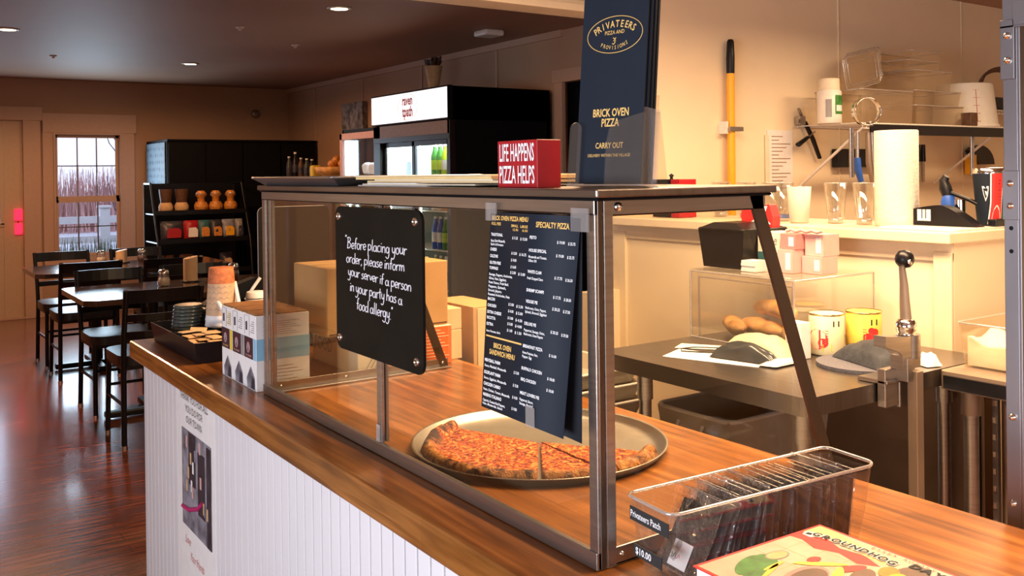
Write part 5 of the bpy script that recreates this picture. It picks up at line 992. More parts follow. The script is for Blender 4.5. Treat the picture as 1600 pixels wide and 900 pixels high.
MB().prism(pr, 'x', 2.915, 2.965, 'black_plastic').build('housing', ks, bevel=.004)
MB().box(2.9120, 2.9145, 1.775, 1.822, LZ + .022, LZ + .060, 'white_plastic').box(2.911, 2.912, 1.790, 1.793, LZ + .03, LZ + .066, 'black_plastic').box(2.911, 2.912, 1.803, 1.806, LZ + .03, LZ + .066, 'black_plastic').build('slot_plate', ks)
kn = thing('water_bottle', 'blue and silver bottle with twisted black stopper behind the sharpener', 'bottle', (3.0, 1.76, LZ))
MB().lathe([(.022, LZ + .007), (.024, LZ + .03), (.024, LZ + .085), (.018, LZ + .105)], (3.02, 1.775, 0), 'blue', 20).build('bottle_body', kn); MB().lathe([(.0225, LZ + .004), (.0225, LZ + .09)], (3.035, 1.745, 0), 'chrome', 16).build('silver_tube', kn)
MB().tube([(3.02, 1.775, LZ + .10), (3.02, 1.785, LZ + .13), (3.02, 1.79, LZ + .155), (3.02, 1.78, LZ + .17)], [.018, .021, .016, .010], 'black_plastic', 10).tube([(3.02, 1.77, LZ + .115), (3.02, 1.70, LZ + .09), (3.02, 1.64, LZ + .06)], .007, 'black_plastic', 8).build('stopper', kn)
tb = thing('travel_tumbler', 'navy and red insulated tumbler with team crest on the ledge', 'tumbler', (3.06, 1.655, LZ))
tx_, ty_ = 3.05, 1.652
MB().lathe([(0, LZ + .007), (.034, LZ + .007), (.036, LZ + .012), (.049, LZ + .178)], (tx_, ty_, 0), 'navy', 40, close=False).build('body', tb)
MB().lathe([(.0492, LZ + .178), (.0495, LZ + .196), (.046, LZ + .198), (.044, LZ + .185)], (tx_, ty_, 0), 'chrome', 40, close=False).build('steel_rim', tb)
q = MB()
def tp_(a, f, e=1.012): r_ = (.036 + (.049 - .036) * f) * e; return (tx_ + r_ * math.cos(R(a)), ty_ + r_ * math.sin(R(a)), LZ + .012 + .166 * f)
def curv(fn0, fn1, m, e):
    n_ = 14
    for j in range(n_):
        f0, f1 = j / n_, (j + 1) / n_; A = (fn0(f0), fn1(f0)); B = (fn0(f1), fn1(f1)); K = 4
        for k in range(K):
            a0 = A[0] + (A[1] - A[0]) * k / K; a1 = A[0] + (A[1] - A[0]) * (k + 1) / K; b0 = B[0] + (B[1] - B[0]) * k / K; b1 = B[0] + (B[1] - B[0]) * (k + 1) / K
            q.add([tp_(a0, f0, e), tp_(a1, f0, e), tp_(b1, f1, e), tp_(b0, f1, e)], [(0, 1, 2, 3)], m, True)
ctr = 243; wv = lambda f: 24 + 16 * max(0, .45 - f) ** 1.3 * 2.4
curv(lambda f: ctr - wv(f) - 5, lambda f: ctr + wv(f) + 5, 'white_ink', 1.010); curv(lambda f: ctr - wv(f), lambda f: ctr + wv(f), 'bright_red', 1.016)
for j in range(6): f0, f1 = j / 16, (j + 1) / 16; w0, w1 = 28 * (1 - f0 / .38) ** .5, 28 * max(0, 1 - f1 / .38) ** .5; q.add([tp_(ctr - w0, f0, 1.022), tp_(ctr + w0, f0, 1.022), tp_(ctr + w1, f1, 1.022), tp_(ctr - w1, f1, 1.022)], [(0, 1, 2, 3)], 'white_ink')
q.build('red_stripe', tb)
q = MB(); 
sh_ = [(-1, 1), (1, 1), (.7, -.2), (0, -1), (-.6, -.1)]
q.add([tp_(196 + a * 13, .60 + b * .15, 1.02) for a, b in sh_], [(0, 1, 2, 3, 4)], 'white_ink'); q.add([tp_(196 + a * 9, .60 + b * .11, 1.03) for a, b in sh_], [(0, 1, 2, 3, 4)], 'navy'); q.add([tp_(194, .66, 1.04), tp_(203, .64, 1.04), tp_(199, .56, 1.04)], [(0, 1, 2)], 'white_ink')
for i, c in enumerate('PATRIOTS'): q.text(c, .013, T(tx_ + .0475 * math.cos(R(ctr)) * 1.03, ty_ + .0475 * math.sin(R(ctr)) * 1.03, LZ + .155 - i * .0105) @ Matrix.Rotation(R(ctr + 90), 4, 'Z') @ MY @ Matrix.Rotation(R(-90), 4, 'Z'), 'navy', 'C', .8)
q.build('crest', tb)
tag(MB().lathe([(.03, LZ + .001), (.033, LZ + .006), (.036, LZ + .10), (.030, LZ + .11), (.02, LZ + .135)], (3.10, 1.75 - .22 + .09, 0), 'green', 18).build('green_bottle', loc=(3.1, 1.62, LZ)), 'dark green bottle half hidden behind the tumbler', 'bottle')
tag(MB().box(3.0, 3.1, 1.60, 1.63, LZ + .007, LZ + .03, 'black_plastic').build('black_case', bevel=.003), 'small black case lying beside the tumbler base', 'case')

# ================================================================== KITCHEN WALL
mp2 = thing('mop_handle', 'yellow mop handle with black grip hanging on the cream wall', 'mop', (3.49, 3.16, .9))
MB().tube([(3.487, 3.165, .75), (3.489, 3.165, 1.90)], .0195, 'mop_yellow', 16).build('yellow_pole', mp2); MB().tube([(3.489, 3.165, 1.895), (3.490, 3.165, 1.97), (3.491, 3.165, 2.05), (3.491, 3.165, 2.062)], [.020, .021, .0175, .012], 'black_plastic', 14).build('grip', mp2)
wc_ = MB().box(3.44, 3.455, 3.15, 3.2, 1.60, 1.66, 'white_plastic').box(3.45, 3.545, 3.135, 3.143, 1.612, 1.634, 'steel').box(3.51, 3.545, 3.143, 3.165, 1.612, 1.634, 'steel'); tag(wc_.build('wall_clip', bevel=.001), 'small metal and white wall clip gripping the yellow mop handle', 'clip')
nt_ = thing('wall_notice', 'white printed instruction sheet pinned on the cream wall', 'notice', (3.9, 3.195, 1.35))
MB().box(3.79, 3.985, 3.194, 3.1975, 1.30, 1.625, 'white_paper').box(3.77, 3.80, 3.192, 3.195, 1.28, 1.60, 'cream_paper').build('sheet', nt_)
q = MB()
for k in range(15): q.box(3.82, 3.965 - .03 * ((k * 7) % 4), 3.1925, 3.1936, 1.325 + k * .019, 1.329 + k * .019, 'brown_ink')
q.build('printed_lines', nt_)
sf = thing('wall_wire_shelf', 'white wire shelf on brackets fixed to the cream kitchen wall', 'shelf', (4.8, 3.0, 1.64))
SX0, SX1 = 4.02, 5.95
q = MB().tube([(SX0, 2.8, 1.645), (SX1, 2.8, 1.645)], .004, 'white_plastic', 6).tube([(SX0, 3.19, 1.645), (SX1, 3.19, 1.645)], .004, 'white_plastic', 6).tube([(SX0, 2.8, 1.620), (SX1, 2.8, 1.620)], .004, 'white_plastic', 6)
for k in range(60): xx = SX0 + (SX1 - SX0) * k / 59; q.tube([(xx, 2.8, 1.62), (xx, 2.8, 1.648), (xx, 3.19, 1.648)], .0022, 'white_plastic', 4)
q.build('wire_deck', sf)
MB().box(4.07, SX1, 2.785, 2.797, 1.590, 1.640, 'black_plastic').build('front_strip', sf, bevel=.002)
for xx in (4.03, 5.28): MB().tube([(xx, 2.81, 1.62), (xx, 3.192, 1.33)], .008, 'white_plastic', 8).build('brace', sf)
for xx in (3.965, 5.05): MB().tube([(xx, 2.83, 1.62), (xx, 2.83, 1.38)], .008, 'steel', 8).tube([(xx + .02, 2.83, 1.62), (xx + .02, 2.83, 1.38)], .005, 'steel', 8).build('hanging_rod', sf)
SZ = 1.651
t = thing('spray_can', 'white spray can with green label on the wire shelf', 'spray can', (4.0, 3.0, SZ))
MB().lathe([(.058, SZ + .001), (.060, SZ + .006), (.060, SZ + .160), (.052, SZ + .168)], (4.005, 2.98, 0), 'white_plastic', 30).build('body', t); MB().lathe([(.050, SZ + .168), (.052, SZ + .172), (.050, SZ + .222), (.046, SZ + .226), (0, SZ + .227)], (4.005, 2.98, 0), 'cream_paper', 26).build('cap', t)
q = MB(); 
for (a0, a1, z0_, z1_, m) in ((245, 300, .045, .14, 'green'), (250, 292, .06, .09, 'white_paper'), (200, 228, .03, .12, 'grey_plastic')): q.add([(4.005 + .0612 * math.cos(R(a)) * (1.004 if m == 'white_paper' else 1), 2.98 + .0612 * math.sin(R(a)) * (1.004 if m == 'white_paper' else 1), SZ + z) for z in (z0_, z1_) for a in (a0, (a0 * 2 + a1) / 3, (a0 + 2 * a1) / 3, a1)], [(0, 1, 5, 4), (1, 2, 6, 5), (2, 3, 7, 6)], m)
q.build('label', t)
def cbin(x0_, x1_, y0_, y1_, z0_, z1_, lab, g='clear storage boxes on the wire shelf'):
    q = MB(); frustum(q, (x0_ + .008, x1_ - .008, y0_ + .008, y1_ - .008), (x0_, x1_, y0_, y1_), z0_, z1_, 'clear_tub'); q.tube([(x, y_, z1_) for x, y_ in rrect(x0_ - .003, x1_ + .003, y0_ - .003, y1_ + .003, .015)], .0035, 'acrylic_edge', 5, closed=True)
    tag(q.build('storage_box', loc=((x0_ + x1_) / 2, (y0_ + y1_) / 2, z0_)), lab, 'box', g)
cbin(4.10, 4.55, 2.86, 3.14, SZ + .001, 1.822, 'long clear plastic box behind the round steel ring on the shelf')
cbin(4.57, 5.03, 2.86, 3.14, SZ + .001, 1.755, 'wide clear plastic box, lowest of the tall stack on the shelf')
cbin(4.58, 5.02, 2.87, 3.13, 1.757, 1.835, 'clear plastic box second from the bottom of the tall stack')
cbin(4.60, 4.95, 2.88, 3.12, 1.837, 1.945, 'clear plastic box third from the bottom of the tall stack')
cbin(4.56, 4.86, 2.90, 3.10, 1.947, 2.00, 'small clear plastic box near the top of the tall stack'); cbin(4.60, 4.88, 2.90, 3.10, 2.002, 2.052, 'small clear plastic box topmost of the tall stack')
for k in range(3):
    Mk = T(4.33 + k * .055, 3.0 + k * .03, 1.823 + k * .018) @ Matrix.Rotation(R(-12), 4, 'Y')
    q = MB(); q.tube([Mk @ Vector((x, 0, z)) for x, z in rrect(-.15, .15, .03, .20, .02)], .004, 'acrylic_edge', 5, closed=True); q.box(-.145, .145, -.002, .001, .035, .195, 'clear_tub', Mk)
    if k == 0: q.tube([Mk @ Vector((x, -.004, z)) for x, z in rrect(-.12, .12, .055, .175, .02)], .0025, 'acrylic_edge', 5, closed=True)
    tag(q.build('clear_lid', loc=tuple(Mk @ Vector((0, 0, 0)))), ('front', 'middle', 'back')[k] + ' one of three clear square lids leaning above the long box', 'lid', 'clear square lids on the shelf')
t = thing('white_bucket', 'white measuring bucket turned upside down on the wire shelf', 'bucket', (5.27, 3.0, SZ))
MB().lathe([(.182, SZ + .001), (.186, SZ + .012), (.176, SZ + .020), (.150, SZ + .245), (.143, SZ + .252), (0, SZ + .252)], (5.265, 2.99, 0), 'white_plastic', 40, close=False).build('bucket_body', t)
q = MB(); 
for k in range(5): a = 232; r_ = .174 - .0265 * (k * .04 + .02) / .225; q.tube([(5.265 + (.1775 - .12 * (.03 + k * .045) * 1.0) * math.cos(R(b)), 2.99 + (.1775 - .12 * (.03 + k * .045)) * math.sin(R(b)), SZ + .03 + k * .045) for b in (a - 6, a, a + 6)], .0022, 'red', 4)
q.tube([(5.265 + (.1775 - .12 * z) * math.cos(R(232)), 2.99 + (.1775 - .12 * z) * math.sin(R(232)), SZ + z) for z in (.03, .21)], .0022, 'red', 4); q.build('measuring_marks', t)
tag(MB().box(5.03, 5.10, 2.82, 2.88, SZ + .001, SZ + .075, 'brown').build('dark_block', bevel=.004), 'small dark brown block in front of the white bucket', 'block')
t = MB(); n_ = 150; t.tube([(5.42 + .26 * (1 - math.cos(math.pi * k / n_)) / 1.0 * .75 + .014 * math.cos(k * .9), 2.98 + .014 * math.sin(k * .9), 1.86 + .15 * math.sin(math.pi * (k / n_) * .75 + .25) + .014 * math.cos(k * .9 + 1.5)) for k in range(n_)], .0045, 'brown', 5)
t.tube([(5.437, 2.985, 1.90), (5.45, 2.985, 1.8), (5.455, 2.985, 1.655)], .0025, 'black_plastic', 4)
tag(t.build('coiled_cord', loc=(5.45, 2.98, 1.65)), 'dark coiled cord arching over the white bucket', 'cord')
t = thing('upper_wire_rack', 'short white wire rack at the right above the shelf', 'rack', (5.75, 3.1, 1.76)); q = MB().tube([(5.50, 3.0, 1.765), (6.3, 3.0, 1.765)], .005, 'white_plastic', 6).tube([(5.50, 3.0, 1.745), (6.3, 3.0, 1.745)], .004, 'white_plastic', 6)
for k in range(24): q.tube([(5.50 + k * .033, 3.0, 1.745), (5.50 + k * .033, 3.0, 1.765), (5.50 + k * .033, 3.19, 1.765)], .003, 'white_plastic', 4)
q.build('wire_deck', t); MB().tube([(5.55, 3.0, 1.745), (5.75, 3.19, 1.66)], .006, 'white_plastic', 6).build('brace', t)
tag(MB().box(5.60, 5.95, 3.02, 3.16, 1.771, 1.85, 'black_plastic').build('black_crate', bevel=.01), 'black crate on the short wire rack at the right', 'crate')
# hanging things
t = thing('steel_ring_mould', 'shiny round steel ring mould hanging at the shelf corner', 'ring', (3.98, 2.78, 1.63))
q = MB(); M_ = T(3.98, 2.75, 1.697) @ Matrix.Rotation(R(-28), 4, 'Z') @ Matrix.Rotation(R(90), 4, 'X'); q.lathe([(.064, -.02), (.067, -.02), (.067, .02), (.064, .02), (.064, -.02)], (0, 0, 0), 'chrome', 40, close=False); q.v = [M_ @ v for v in q.v]; q.build('ring', t)
MB().box(3.99, 4.02, 2.74, 2.76, 1.628, 1.65, 'steel').build('tab', t)
def hang(name, lab, cat, pts, r, m, grip=None):
    t = thing(name, lab, cat, pts[0]); MB().tube(pts, r, m, 8, flat=.6).build('shaft', t)
    if grip: MB().tube(grip[0], grip[1], grip[2], 10, flat=.7).build('grip', t)
hang('blue_handled_scoop', 'long utensil with blue grip hanging under the shelf corner', 'utensil', [(3.962, 2.79, 1.60), (3.962, 2.79, 1.47)], .010, 'steel', ([(3.958, 2.788, 1.475), (3.962, 2.788, 1.42), (3.985, 2.788, 1.36)], [.017, .019, .015], 'blue'))
hang('steel_tongs', 'grey steel tongs hanging beside the blue-handled utensil', 'tongs', [(4.045, 2.79, 1.60), (4.05, 2.79, 1.45), (4.08, 2.79, 1.35)], [.012, .016, .012], 'steel_dark', ([(4.07, 2.785, 1.60), (4.075, 2.785, 1.47), (4.09, 2.785, 1.38)], [.008, .008, .006], 'steel'))
hang('black_ladle', 'black handled tool hanging at an angle from the wall hook', 'utensil', [(4.005, 3.17, 1.74), (4.05, 3.17, 1.67)], .010, 'steel', ([(4.055, 3.17, 1.67), (4.12, 3.17, 1.58), (4.175, 3.17, 1.48)], [.013, .014, .012], 'black_plastic'))
hang('black_peeler', 'short black handled peeler sticking out beside the notice', 'utensil', [(4.11, 3.15, 1.62), (4.05, 3.15, 1.585)], .005, 'steel', ([(4.055, 3.15, 1.59), (3.975, 3.15, 1.55)], [.012, .018], 'black_plastic'))
tag(MB().box(4.0, 4.045, 3.155, 3.19, 1.655, 1.70, 'steel').tube([(4.0, 3.16, 1.68), (3.98, 3.15, 1.66)], .006, 'steel', 6).build('wall_hook', bevel=.004), 'small metal hook on the wall at the shelf end', 'hook')
tag(MB().box(4.30, 4.66, 3.14, 3.19, 1.43, 1.53, 'black_plastic').build('dark_wall_box', bevel=.005), 'dark flat box mounted on the wall under the shelf', 'box')
for k, xx in enumerate((5.05, 5.10, 5.15)):
    t = thing('hanging_knife', ('left', 'middle', 'right')[k] + ' one of three knives hanging on the wall right of the towel roll', 'knife', (xx, 3.19, 1.34), group='hanging knives')
    MB().tube([(xx, 3.18, 1.56), (xx, 3.18, 1.46)], [.012, .015], 'black_plastic', 8).build('handle', t); MB().box(xx - .012, xx + .012, 3.178, 3.182, 1.34, 1.46, 'steel').build('blade', t)
t = thing('yellow_black_brush', 'black fan-shaped brush with yellow handle hanging right of the shelf rod', 'brush', (5.7, 3.17, 1.5))
MB().prism([(5.72, 1.44)] + [(5.72 + .17 * math.cos(R(a)), 1.44 + .12 * math.sin(R(a))) for a in range(0, 150, 15)], 'y', 3.15, 3.18, 'black_plastic').build('fan', t); MB().box(5.58, 5.66, 3.14, 3.17, 1.38, 1.50, 'mop_yellow').build('handle', t)

# ================================================================== DINING ROOM
# recessed ceiling lamps with their light
for x, y_, lab, en in ((.81, 7.23, 'round recessed ceiling lamp at the far left near the door', 190), (2.43, 8.63, 'round recessed ceiling lamp in the middle before the dark cabinets', 40), (2.41, 5.34, 'round recessed ceiling lamp nearest the kitchen opening', 14)):
    t = thing('recessed_lamp', lab, 'lamp', (x, y_, 2.45), group='recessed ceiling lamps')
    MB().lathe([(.052, 2.4495), (.075, 2.4495), (.078, 2.446), (.055, 2.441), (.052, 2.444)], (x, y_, 0), 'white_plastic', 28, close=False).build('trim_ring', t)
    MB().lathe([(.052, 2.4430), (.03, 2.4405), (0, 2.440)], (x, y_, 0), 'glow_warm', 24, close=False).build('lens', t)
    l = bpy.data.lights.new('downlight', 'SPOT'); l.energy = en; l.color = (1.0, 0.52, 0.25); l.spot_size = R(174); l.spot_blend = .25; l.shadow_soft_size = .05
    lo = bpy.data.objects.new('downlight', l); C.objects.link(lo); lo.parent = t; lo.location = (0, 0, -.03)
for x, y_ in ((2.13, 6.36), (2.79, 7.02), (1.30, 8.6)): tag(MB().lathe([(.03, 2.4495), (.03, 2.444), (.012, 2.440), (.010, 2.425), (0, 2.424)], (x, y_, 0), 'white_plastic', 14).build('sprinkler', loc=(x, y_, 2.45)), 'tiny white sprinkler head on the dining ceiling', 'sprinkler', 'sprinkler heads on the dining ceiling')
tag(MB().box(3.62, 3.78, 5.55, 5.72, 2.405, 2.449, 'white_plastic').build('smoke_detector', bevel=.015), 'pale box-shaped detector on the ceiling near the right wall', 'detector')
# tables
def dining_table(y0, y1, lab):
    x0_, x1_ = .97, 2.35; t = thing('dining_table', lab, 'table', ((x0_ + x1_) / 2, (y0 + y1) / 2, 0), group='dark wood dining tables')
    c = .055; MB().prism([(x0_ + c, y0), (x1_ - c, y0), (x1_, y0 + c), (x1_, y1 - c), (x1_ - c, y1), (x0_ + c, y1), (x0_, y1 - c), (x0_, y0 + c)], 'z', .718, .75, 'table_wood').build('tabletop', t, bevel=.004)
    for xx in (1.42, 1.92):
        ym = (y0 + y1) / 2; MB().tube([(xx, ym, .04), (xx, ym, .715)], .032, 'black_metal', 14).box(xx - .15, xx + .15, ym - .15, ym + .15, .708, .717, 'black_metal').build('pedestal', t)
        MB().box(xx - .03, xx + .03, ym - .30, ym + .30, .008, .045, 'black_metal').box(xx - .28, xx + .28, ym - .03, ym + .03, .008, .045, 'black_metal').build('base', t, bevel=.008)
dining_table(5.50, 6.30, 'nearer dark wood table behind the counter, holding the tall candle'); dining_table(7.27, 8.02, 'farther dark wood table by the back window')
# chairs
def make_chair(label):
    t = thing('dining_chair', label, 'chair', (0, 0, 0), group='black metal dining chairs')
    q = MB().prism(rrect(-.205, .205, -.19, .215, .09, 8), 'z', .426, .478, 'black_vinyl', True); s_ = q.build('seat', t, bevel=.022)
    for sx in (-1, 1):
        MB().tube([(sx * .19, .19, 0.0), (sx * .183, .165, .43)], .0135, 'black_metal', 10).tube([(sx * .19, .19, 0), (sx * .19, .19, .014)], .0155, 'chrome', 10).build('leg', t)
        MB().tube([(sx * .195, -.195, 0.0), (sx * .188, -.175, .45), (sx * .19, -.20, .60), (sx * .195, -.275, .835)], .0145, 'black_metal', 10).tube([(sx * .195, -.195, 0), (sx * .195, -.195, .014)], .0165, 'chrome', 10).build('leg', t)
    def slat(z0_, z1_, yb):
        q = MB(); n_ = 8
        for k in range(n_):
            a, b = -1 + 2 * k / n_, -1 + 2 * (k + 1) / n_; ya, yb_ = yb - .035 * (1 - a * a), yb - .035 * (1 - b * b)
            q.hexa([(a * .19, ya - .006, z0_), (b * .19, yb_ - .006, z0_), (b * .19, yb_ + .006, z0_), (a * .19, ya + .006, z0_)], [(a * .19, ya - .006 - .012, z1_), (b * .19, yb_ - .006 - .012, z1_), (b * .19, yb_ + .006 - .012, z1_), (a * .19, ya + .006 - .012, z1_)], 'black_metal')
        return q
    slat(.765, .835, -.255).build('top_rail', t)
    slat(.665, .705, -.222).build('back_slat', t); slat(.575, .612, -.198).build('back_slat', t)
    q = MB().box(-.185, .185, .158, .182, .405, .425, 'black_metal').box(-.185, .185, -.185, -.165, .405, .425, 'black_metal').box(-.193, -.173, -.18, .17, .405, .425, 'black_metal').box(.173, .193, -.18, .17, .405, .425, 'black_metal'); q.build('seat_frame', t)
    for sx in (-1, 1): MB().tube([(sx * .188, .18, .22), (sx * .19, -.185, .22)], .009, 'black_metal', 8).build('stretcher', t)
    MB().tube([(-.187, .18, .27), (.187, .18, .27)], .009, 'black_metal', 8).build('stretcher', t)
    return t
spots = [(1.29, 5.41, 0, 'black ladder-back chair nearest the counter, at the near side of the nearer table'), (1.83, 5.41, 0, 'black ladder-back chair mostly hidden behind the cup tray on the counter'), (1.29, 6.18, 180, 'black ladder-back chair at the far left side of the nearer table'), (1.80, 6.18, 180, 'black ladder-back chair at the far side of the nearer table behind the candle'),
         (1.29, 7.36, 0, 'black ladder-back chair standing left at the near side of the farther table'), (1.85, 7.30, 0, 'black ladder-back chair standing right at the near side of the farther table'), (1.29, 7.97, 180, 'black ladder-back chair at the far left of the farther table before the window'), (1.85, 7.97, 180, 'black ladder-back chair at the far right of the farther table')]
proto = make_chair(spots[0][3])
for i, (x, y_, a, lab) in enumerate(spots):
    o = proto if i == 0 else copy_tree(proto); o.location = (x, y_, 0); o.rotation_euler = (0, 0, R(a + random.uniform(-2, 2))); o['label'] = lab
# shakers and candles
def shaker(x, y_, lab, m='cheese'):
    t = thing('cheese_shaker', lab, 'shaker', (x, y_, .75), group='glass shakers with steel lids')
    MB().lathe([(.030, .751), (.036, .76), (.038, .785), (.030, .815), (.029, .83)], (x, y_, 0), 'drink_glass', 20).build('jar', t)
    MB().lathe([(.027, .754), (.033, .762), (.034, .785), (.030, .80), (0, .803)], (x, y_, 0), m, 18).build('grated_cheese', t)
    MB().lathe([(.031, .825), (.032, .838), (.024, .852), (0, .856)], (x, y_, 0), 'chrome', 20).build('lid', t)
shaker(1.506, 5.983, 'glass cheese shaker on the nearer table left of the tall candle'); shaker(1.985, 6.12, 'glass shaker on the nearer table behind the paper cup stack', 'brown')
shaker(1.512, 7.885, 'glass cheese shaker on the farther table left of the candle'); shaker(1.806, 7.833, 'glass red pepper shaker on the farther table right of the candle', 'brown')
for x, y_, r_, h_, lab in ((1.708, 6.123, .044, .165, 'tall ivory pillar candle on the nearer table'), (1.651, 7.83, .042, .11, 'short ivory pillar candle on the farther table')):
    t = thing('pillar_candle', lab, 'candle', (x, y_, .75)); n_ = 24
    vs = [(x + r_ * math.cos(2 * math.pi * k / n_), y_ + r_ * math.sin(2 * math.pi * k / n_), z) for z in (0, 1) for k in range(n_)]
    vs = [(a, b, .7585 if c == 0 else .75 + h_ - .018 * (1 - (a - x) / r_) * .5) for a, b, c in vs]
    MB().add(vs, [tuple(range(n_))[::-1], tuple(range(n_, 2 * n_))], 'wax').add(vs, [(k, (k + 1) % n_, n_ + (k + 1) % n_, n_ + k) for k in range(n_)], 'wax', True).build('wax_body', t)
    MB().lathe([(.06, .7505), (.062, .758), (0, .758)], (x, y_, 0), 'black_plastic', 24).build('dark_dish', t)
    MB().tube([(x, y_, .75 + h_ - .012), (x + .002, y_, .75 + h_ + .004)], .0015, 'black_ink', 5).build('wick', t)
# red glowing boxes on the door
t = thing('red_door_hanger', 'small bright red double tag hanging on the glazed door', 'tag', (1.275, 10.69, .85))
MB().box(1.235, 1.305, 10.66, 10.70, 1.0, 1.12, 'red_glow').build('upper_tag', t, bevel=.008); MB().box(1.238, 1.305, 10.66, 10.70, .86, .975, 'red_glow').build('lower_tag', t, bevel=.008); MB().box(1.262, 1.275, 10.672, 10.688, .975, 1.0, 'red').build('link', t)
# dark cabinets at the back
for x0_, x1_, lab in ((2.52, 3.30, 'tall black cabinet with patterned blue side near the back window'), (3.305, 4.13, 'tall black cabinet in the back right corner')):
    t = thing('tall_cabinet', lab, 'cabinet', ((x0_ + x1_) / 2, 10.2, 0), group='tall black cabinets at the back wall')
    MB().box(x0_, x1_, 9.82, 10.65, 0, 1.79, 'black_matte').box(x0_, x1_, 9.80, 10.66, 1.79, 1.81, 'black_matte').build('body', t, bevel=.003)
    for k in (0, 1): a = x0_ + .01 + k * (x1_ - x0_) / 2; d = MB().box(a, a + (x1_ - x0_) / 2 - .02, 9.80, 9.818, .08, 1.77, 'black_matte').build('door', t, bevel=.003); sub('handle', MB().tube([(a + .3 - k * .25, 9.79, 1.0), (a + .3 - k * .25, 9.79, 1.12)], .006, 'black_metal', 6), d)
    if x0_ < 3: MB().box(2.506, 2.5115, 9.86, 10.62, .3, 1.78, 'wallpaper').build('patterned_side', t)
# snack rack
rk = thing('snack_rack', 'black wire display rack full of snack bags before the dark cabinets', 'rack', (2.7, 9.4, 0))
for xx in (2.27, 3.16):
    MB().tube([(xx, 9.08, 0), (xx, 9.20, .8), (xx, 9.46, 1.36)], .012, 'black_metal', 8).tube([(xx, 9.70, 0), (xx, 9.70, 1.36)], .012, 'black_metal', 8).tube([(xx, 9.46, 1.36), (xx, 9.70, 1.36)], .012, 'black_metal', 8).build('side_frame', rk)
shelves = [(.50, 9.17), (.80, 9.22), (1.07, 9.32)]
for z, y_ in shelves:
    MB().box(2.27, 3.16, y_, 9.70, z - .012, z, 'black_metal').box(2.27, 3.16, y_ - .012, y_, z - .015, z + .03, 'black_metal').build('shelf', rk)
MB().box(2.27, 3.16, 9.69, 9.70, .2, 1.36, 'black_metal').build('back_panel', rk)
def snack(name, lab, cat, x, y_, z, w, h_, m, m2, group):
    t = thing(name, lab, cat, (x, y_, z), group=group)
    n_ = 8; q = MB(); pillow(q, [(-w / 2, 0), (w / 2, 0), (w / 2, h_), (-w / 2, h_)], 0, .05, m, random.random() * 9, 8); Mq = T(x, y_, z + .001) @ Matrix.Rotation(R(80), 4, 'X')
    q.v = [Mq @ v for v in q.v]; q.build('bag', t)
    q = MB().add([Mq @ Vector((w * a, h_ * b, .056)) for a, b in ((-.3, .15), (.3, .15), (.33, .5), (.2, .62), (-.25, .6))], [(0, 1, 2, 3, 4)], m2); q.build('print', t)
for k, (x, w, m, m2) in enumerate(((2.42, .22, 'photo_dark', 'red'), (2.60, .15, 'red', 'white_paper'), (2.72, .13, 'teal', 'amber'), (2.84, .13, 'photo_dark', 'amber'), (2.96, .14, 'photo_grey', 'mop_yellow'), (3.07, .08, 'grey_plastic', 'photo_dark'))):
    snack('snack_bag', ('red and black', 'red and white', 'blue and orange', 'black and orange', 'grey and yellow', 'small grey')[k] + ' chip bag on the lowest visible shelf of the snack rack', 'bag', x, 9.26, .81 - .0 if False else .802, w, .20, m, m2, 'chip bags on the snack rack')
for k, (x, m, m2) in enumerate(((2.38, 'brown', 'grey_plastic'), (2.56, 'brown', 'tan'), (2.95, 'photo_dark', 'tan'))):
    snack('snack_bag', ('dark brown', 'brown and tan', 'black and silver')[k] + ' snack bag on the middle shelf of the snack rack', 'bag', x, 9.34, 1.072 - .0, .13, .17, m, m2, 'snack bags on the middle shelf') if False else snack('snack_bag', ('dark brown', 'brown and tan', 'black and silver')[k] + ' snack bag low on the rack under the jars', 'bag', x, 9.30, .802 if False else .502, .13, .17, m, m2, 'snack bags low on the rack')
tsh = 1.07
for k, (x, c2_) in enumerate(((2.40, 'tan'), (2.55, 'tan'), (2.74, 'amber'), (2.885, 'amber'), (3.035, 'amber'))):
    lab = ('first jar from the left on the rack top, dark with tan treats', 'second jar from the left on the rack top, dark with tan treats', 'middle amber snack jar on the rack top', 'fourth amber snack jar on the rack top', 'rightmost amber snack jar on the rack top')[k]
    t = thing('snack_jar', lab, 'jar', (x, 9.42, tsh), group='snack jars on top of the snack rack')
    MB().lathe([(.045, tsh + .002), (.065, tsh + .02), (.068, tsh + .07), (.05, tsh + .105)], (x, 9.42, 0), c2_, 18).build('treats', t)
    MB().lathe([(.048, tsh + .105), (.062, tsh + .20), (.064, tsh + .235)] if k < 2 else [(.034, tsh + .105), (.036, tsh + .15), (.055, tsh + .17), (.05, tsh + .19), (.03, tsh + .215)], (x, 9.42, 0), 'brown' if k < 2 else 'amber', 18).build('twisted_top', t)
    MB().lathe([(.055, tsh + .172), (.058, tsh + .18), (.05, tsh + .192)], (x, 9.42, 0), 'film', 16, close=False).build('wrapper', t)
MB().lathe([(.05, .802), (.06, .82), (.06, .9), (.04, .93)], (2.95, 9.42, 0), 'drink_glass', 18).build('glass_jar', None); tag(bpy.data.objects['glass_jar'], 'clear glass jar behind the chip bags on the snack rack', 'jar')
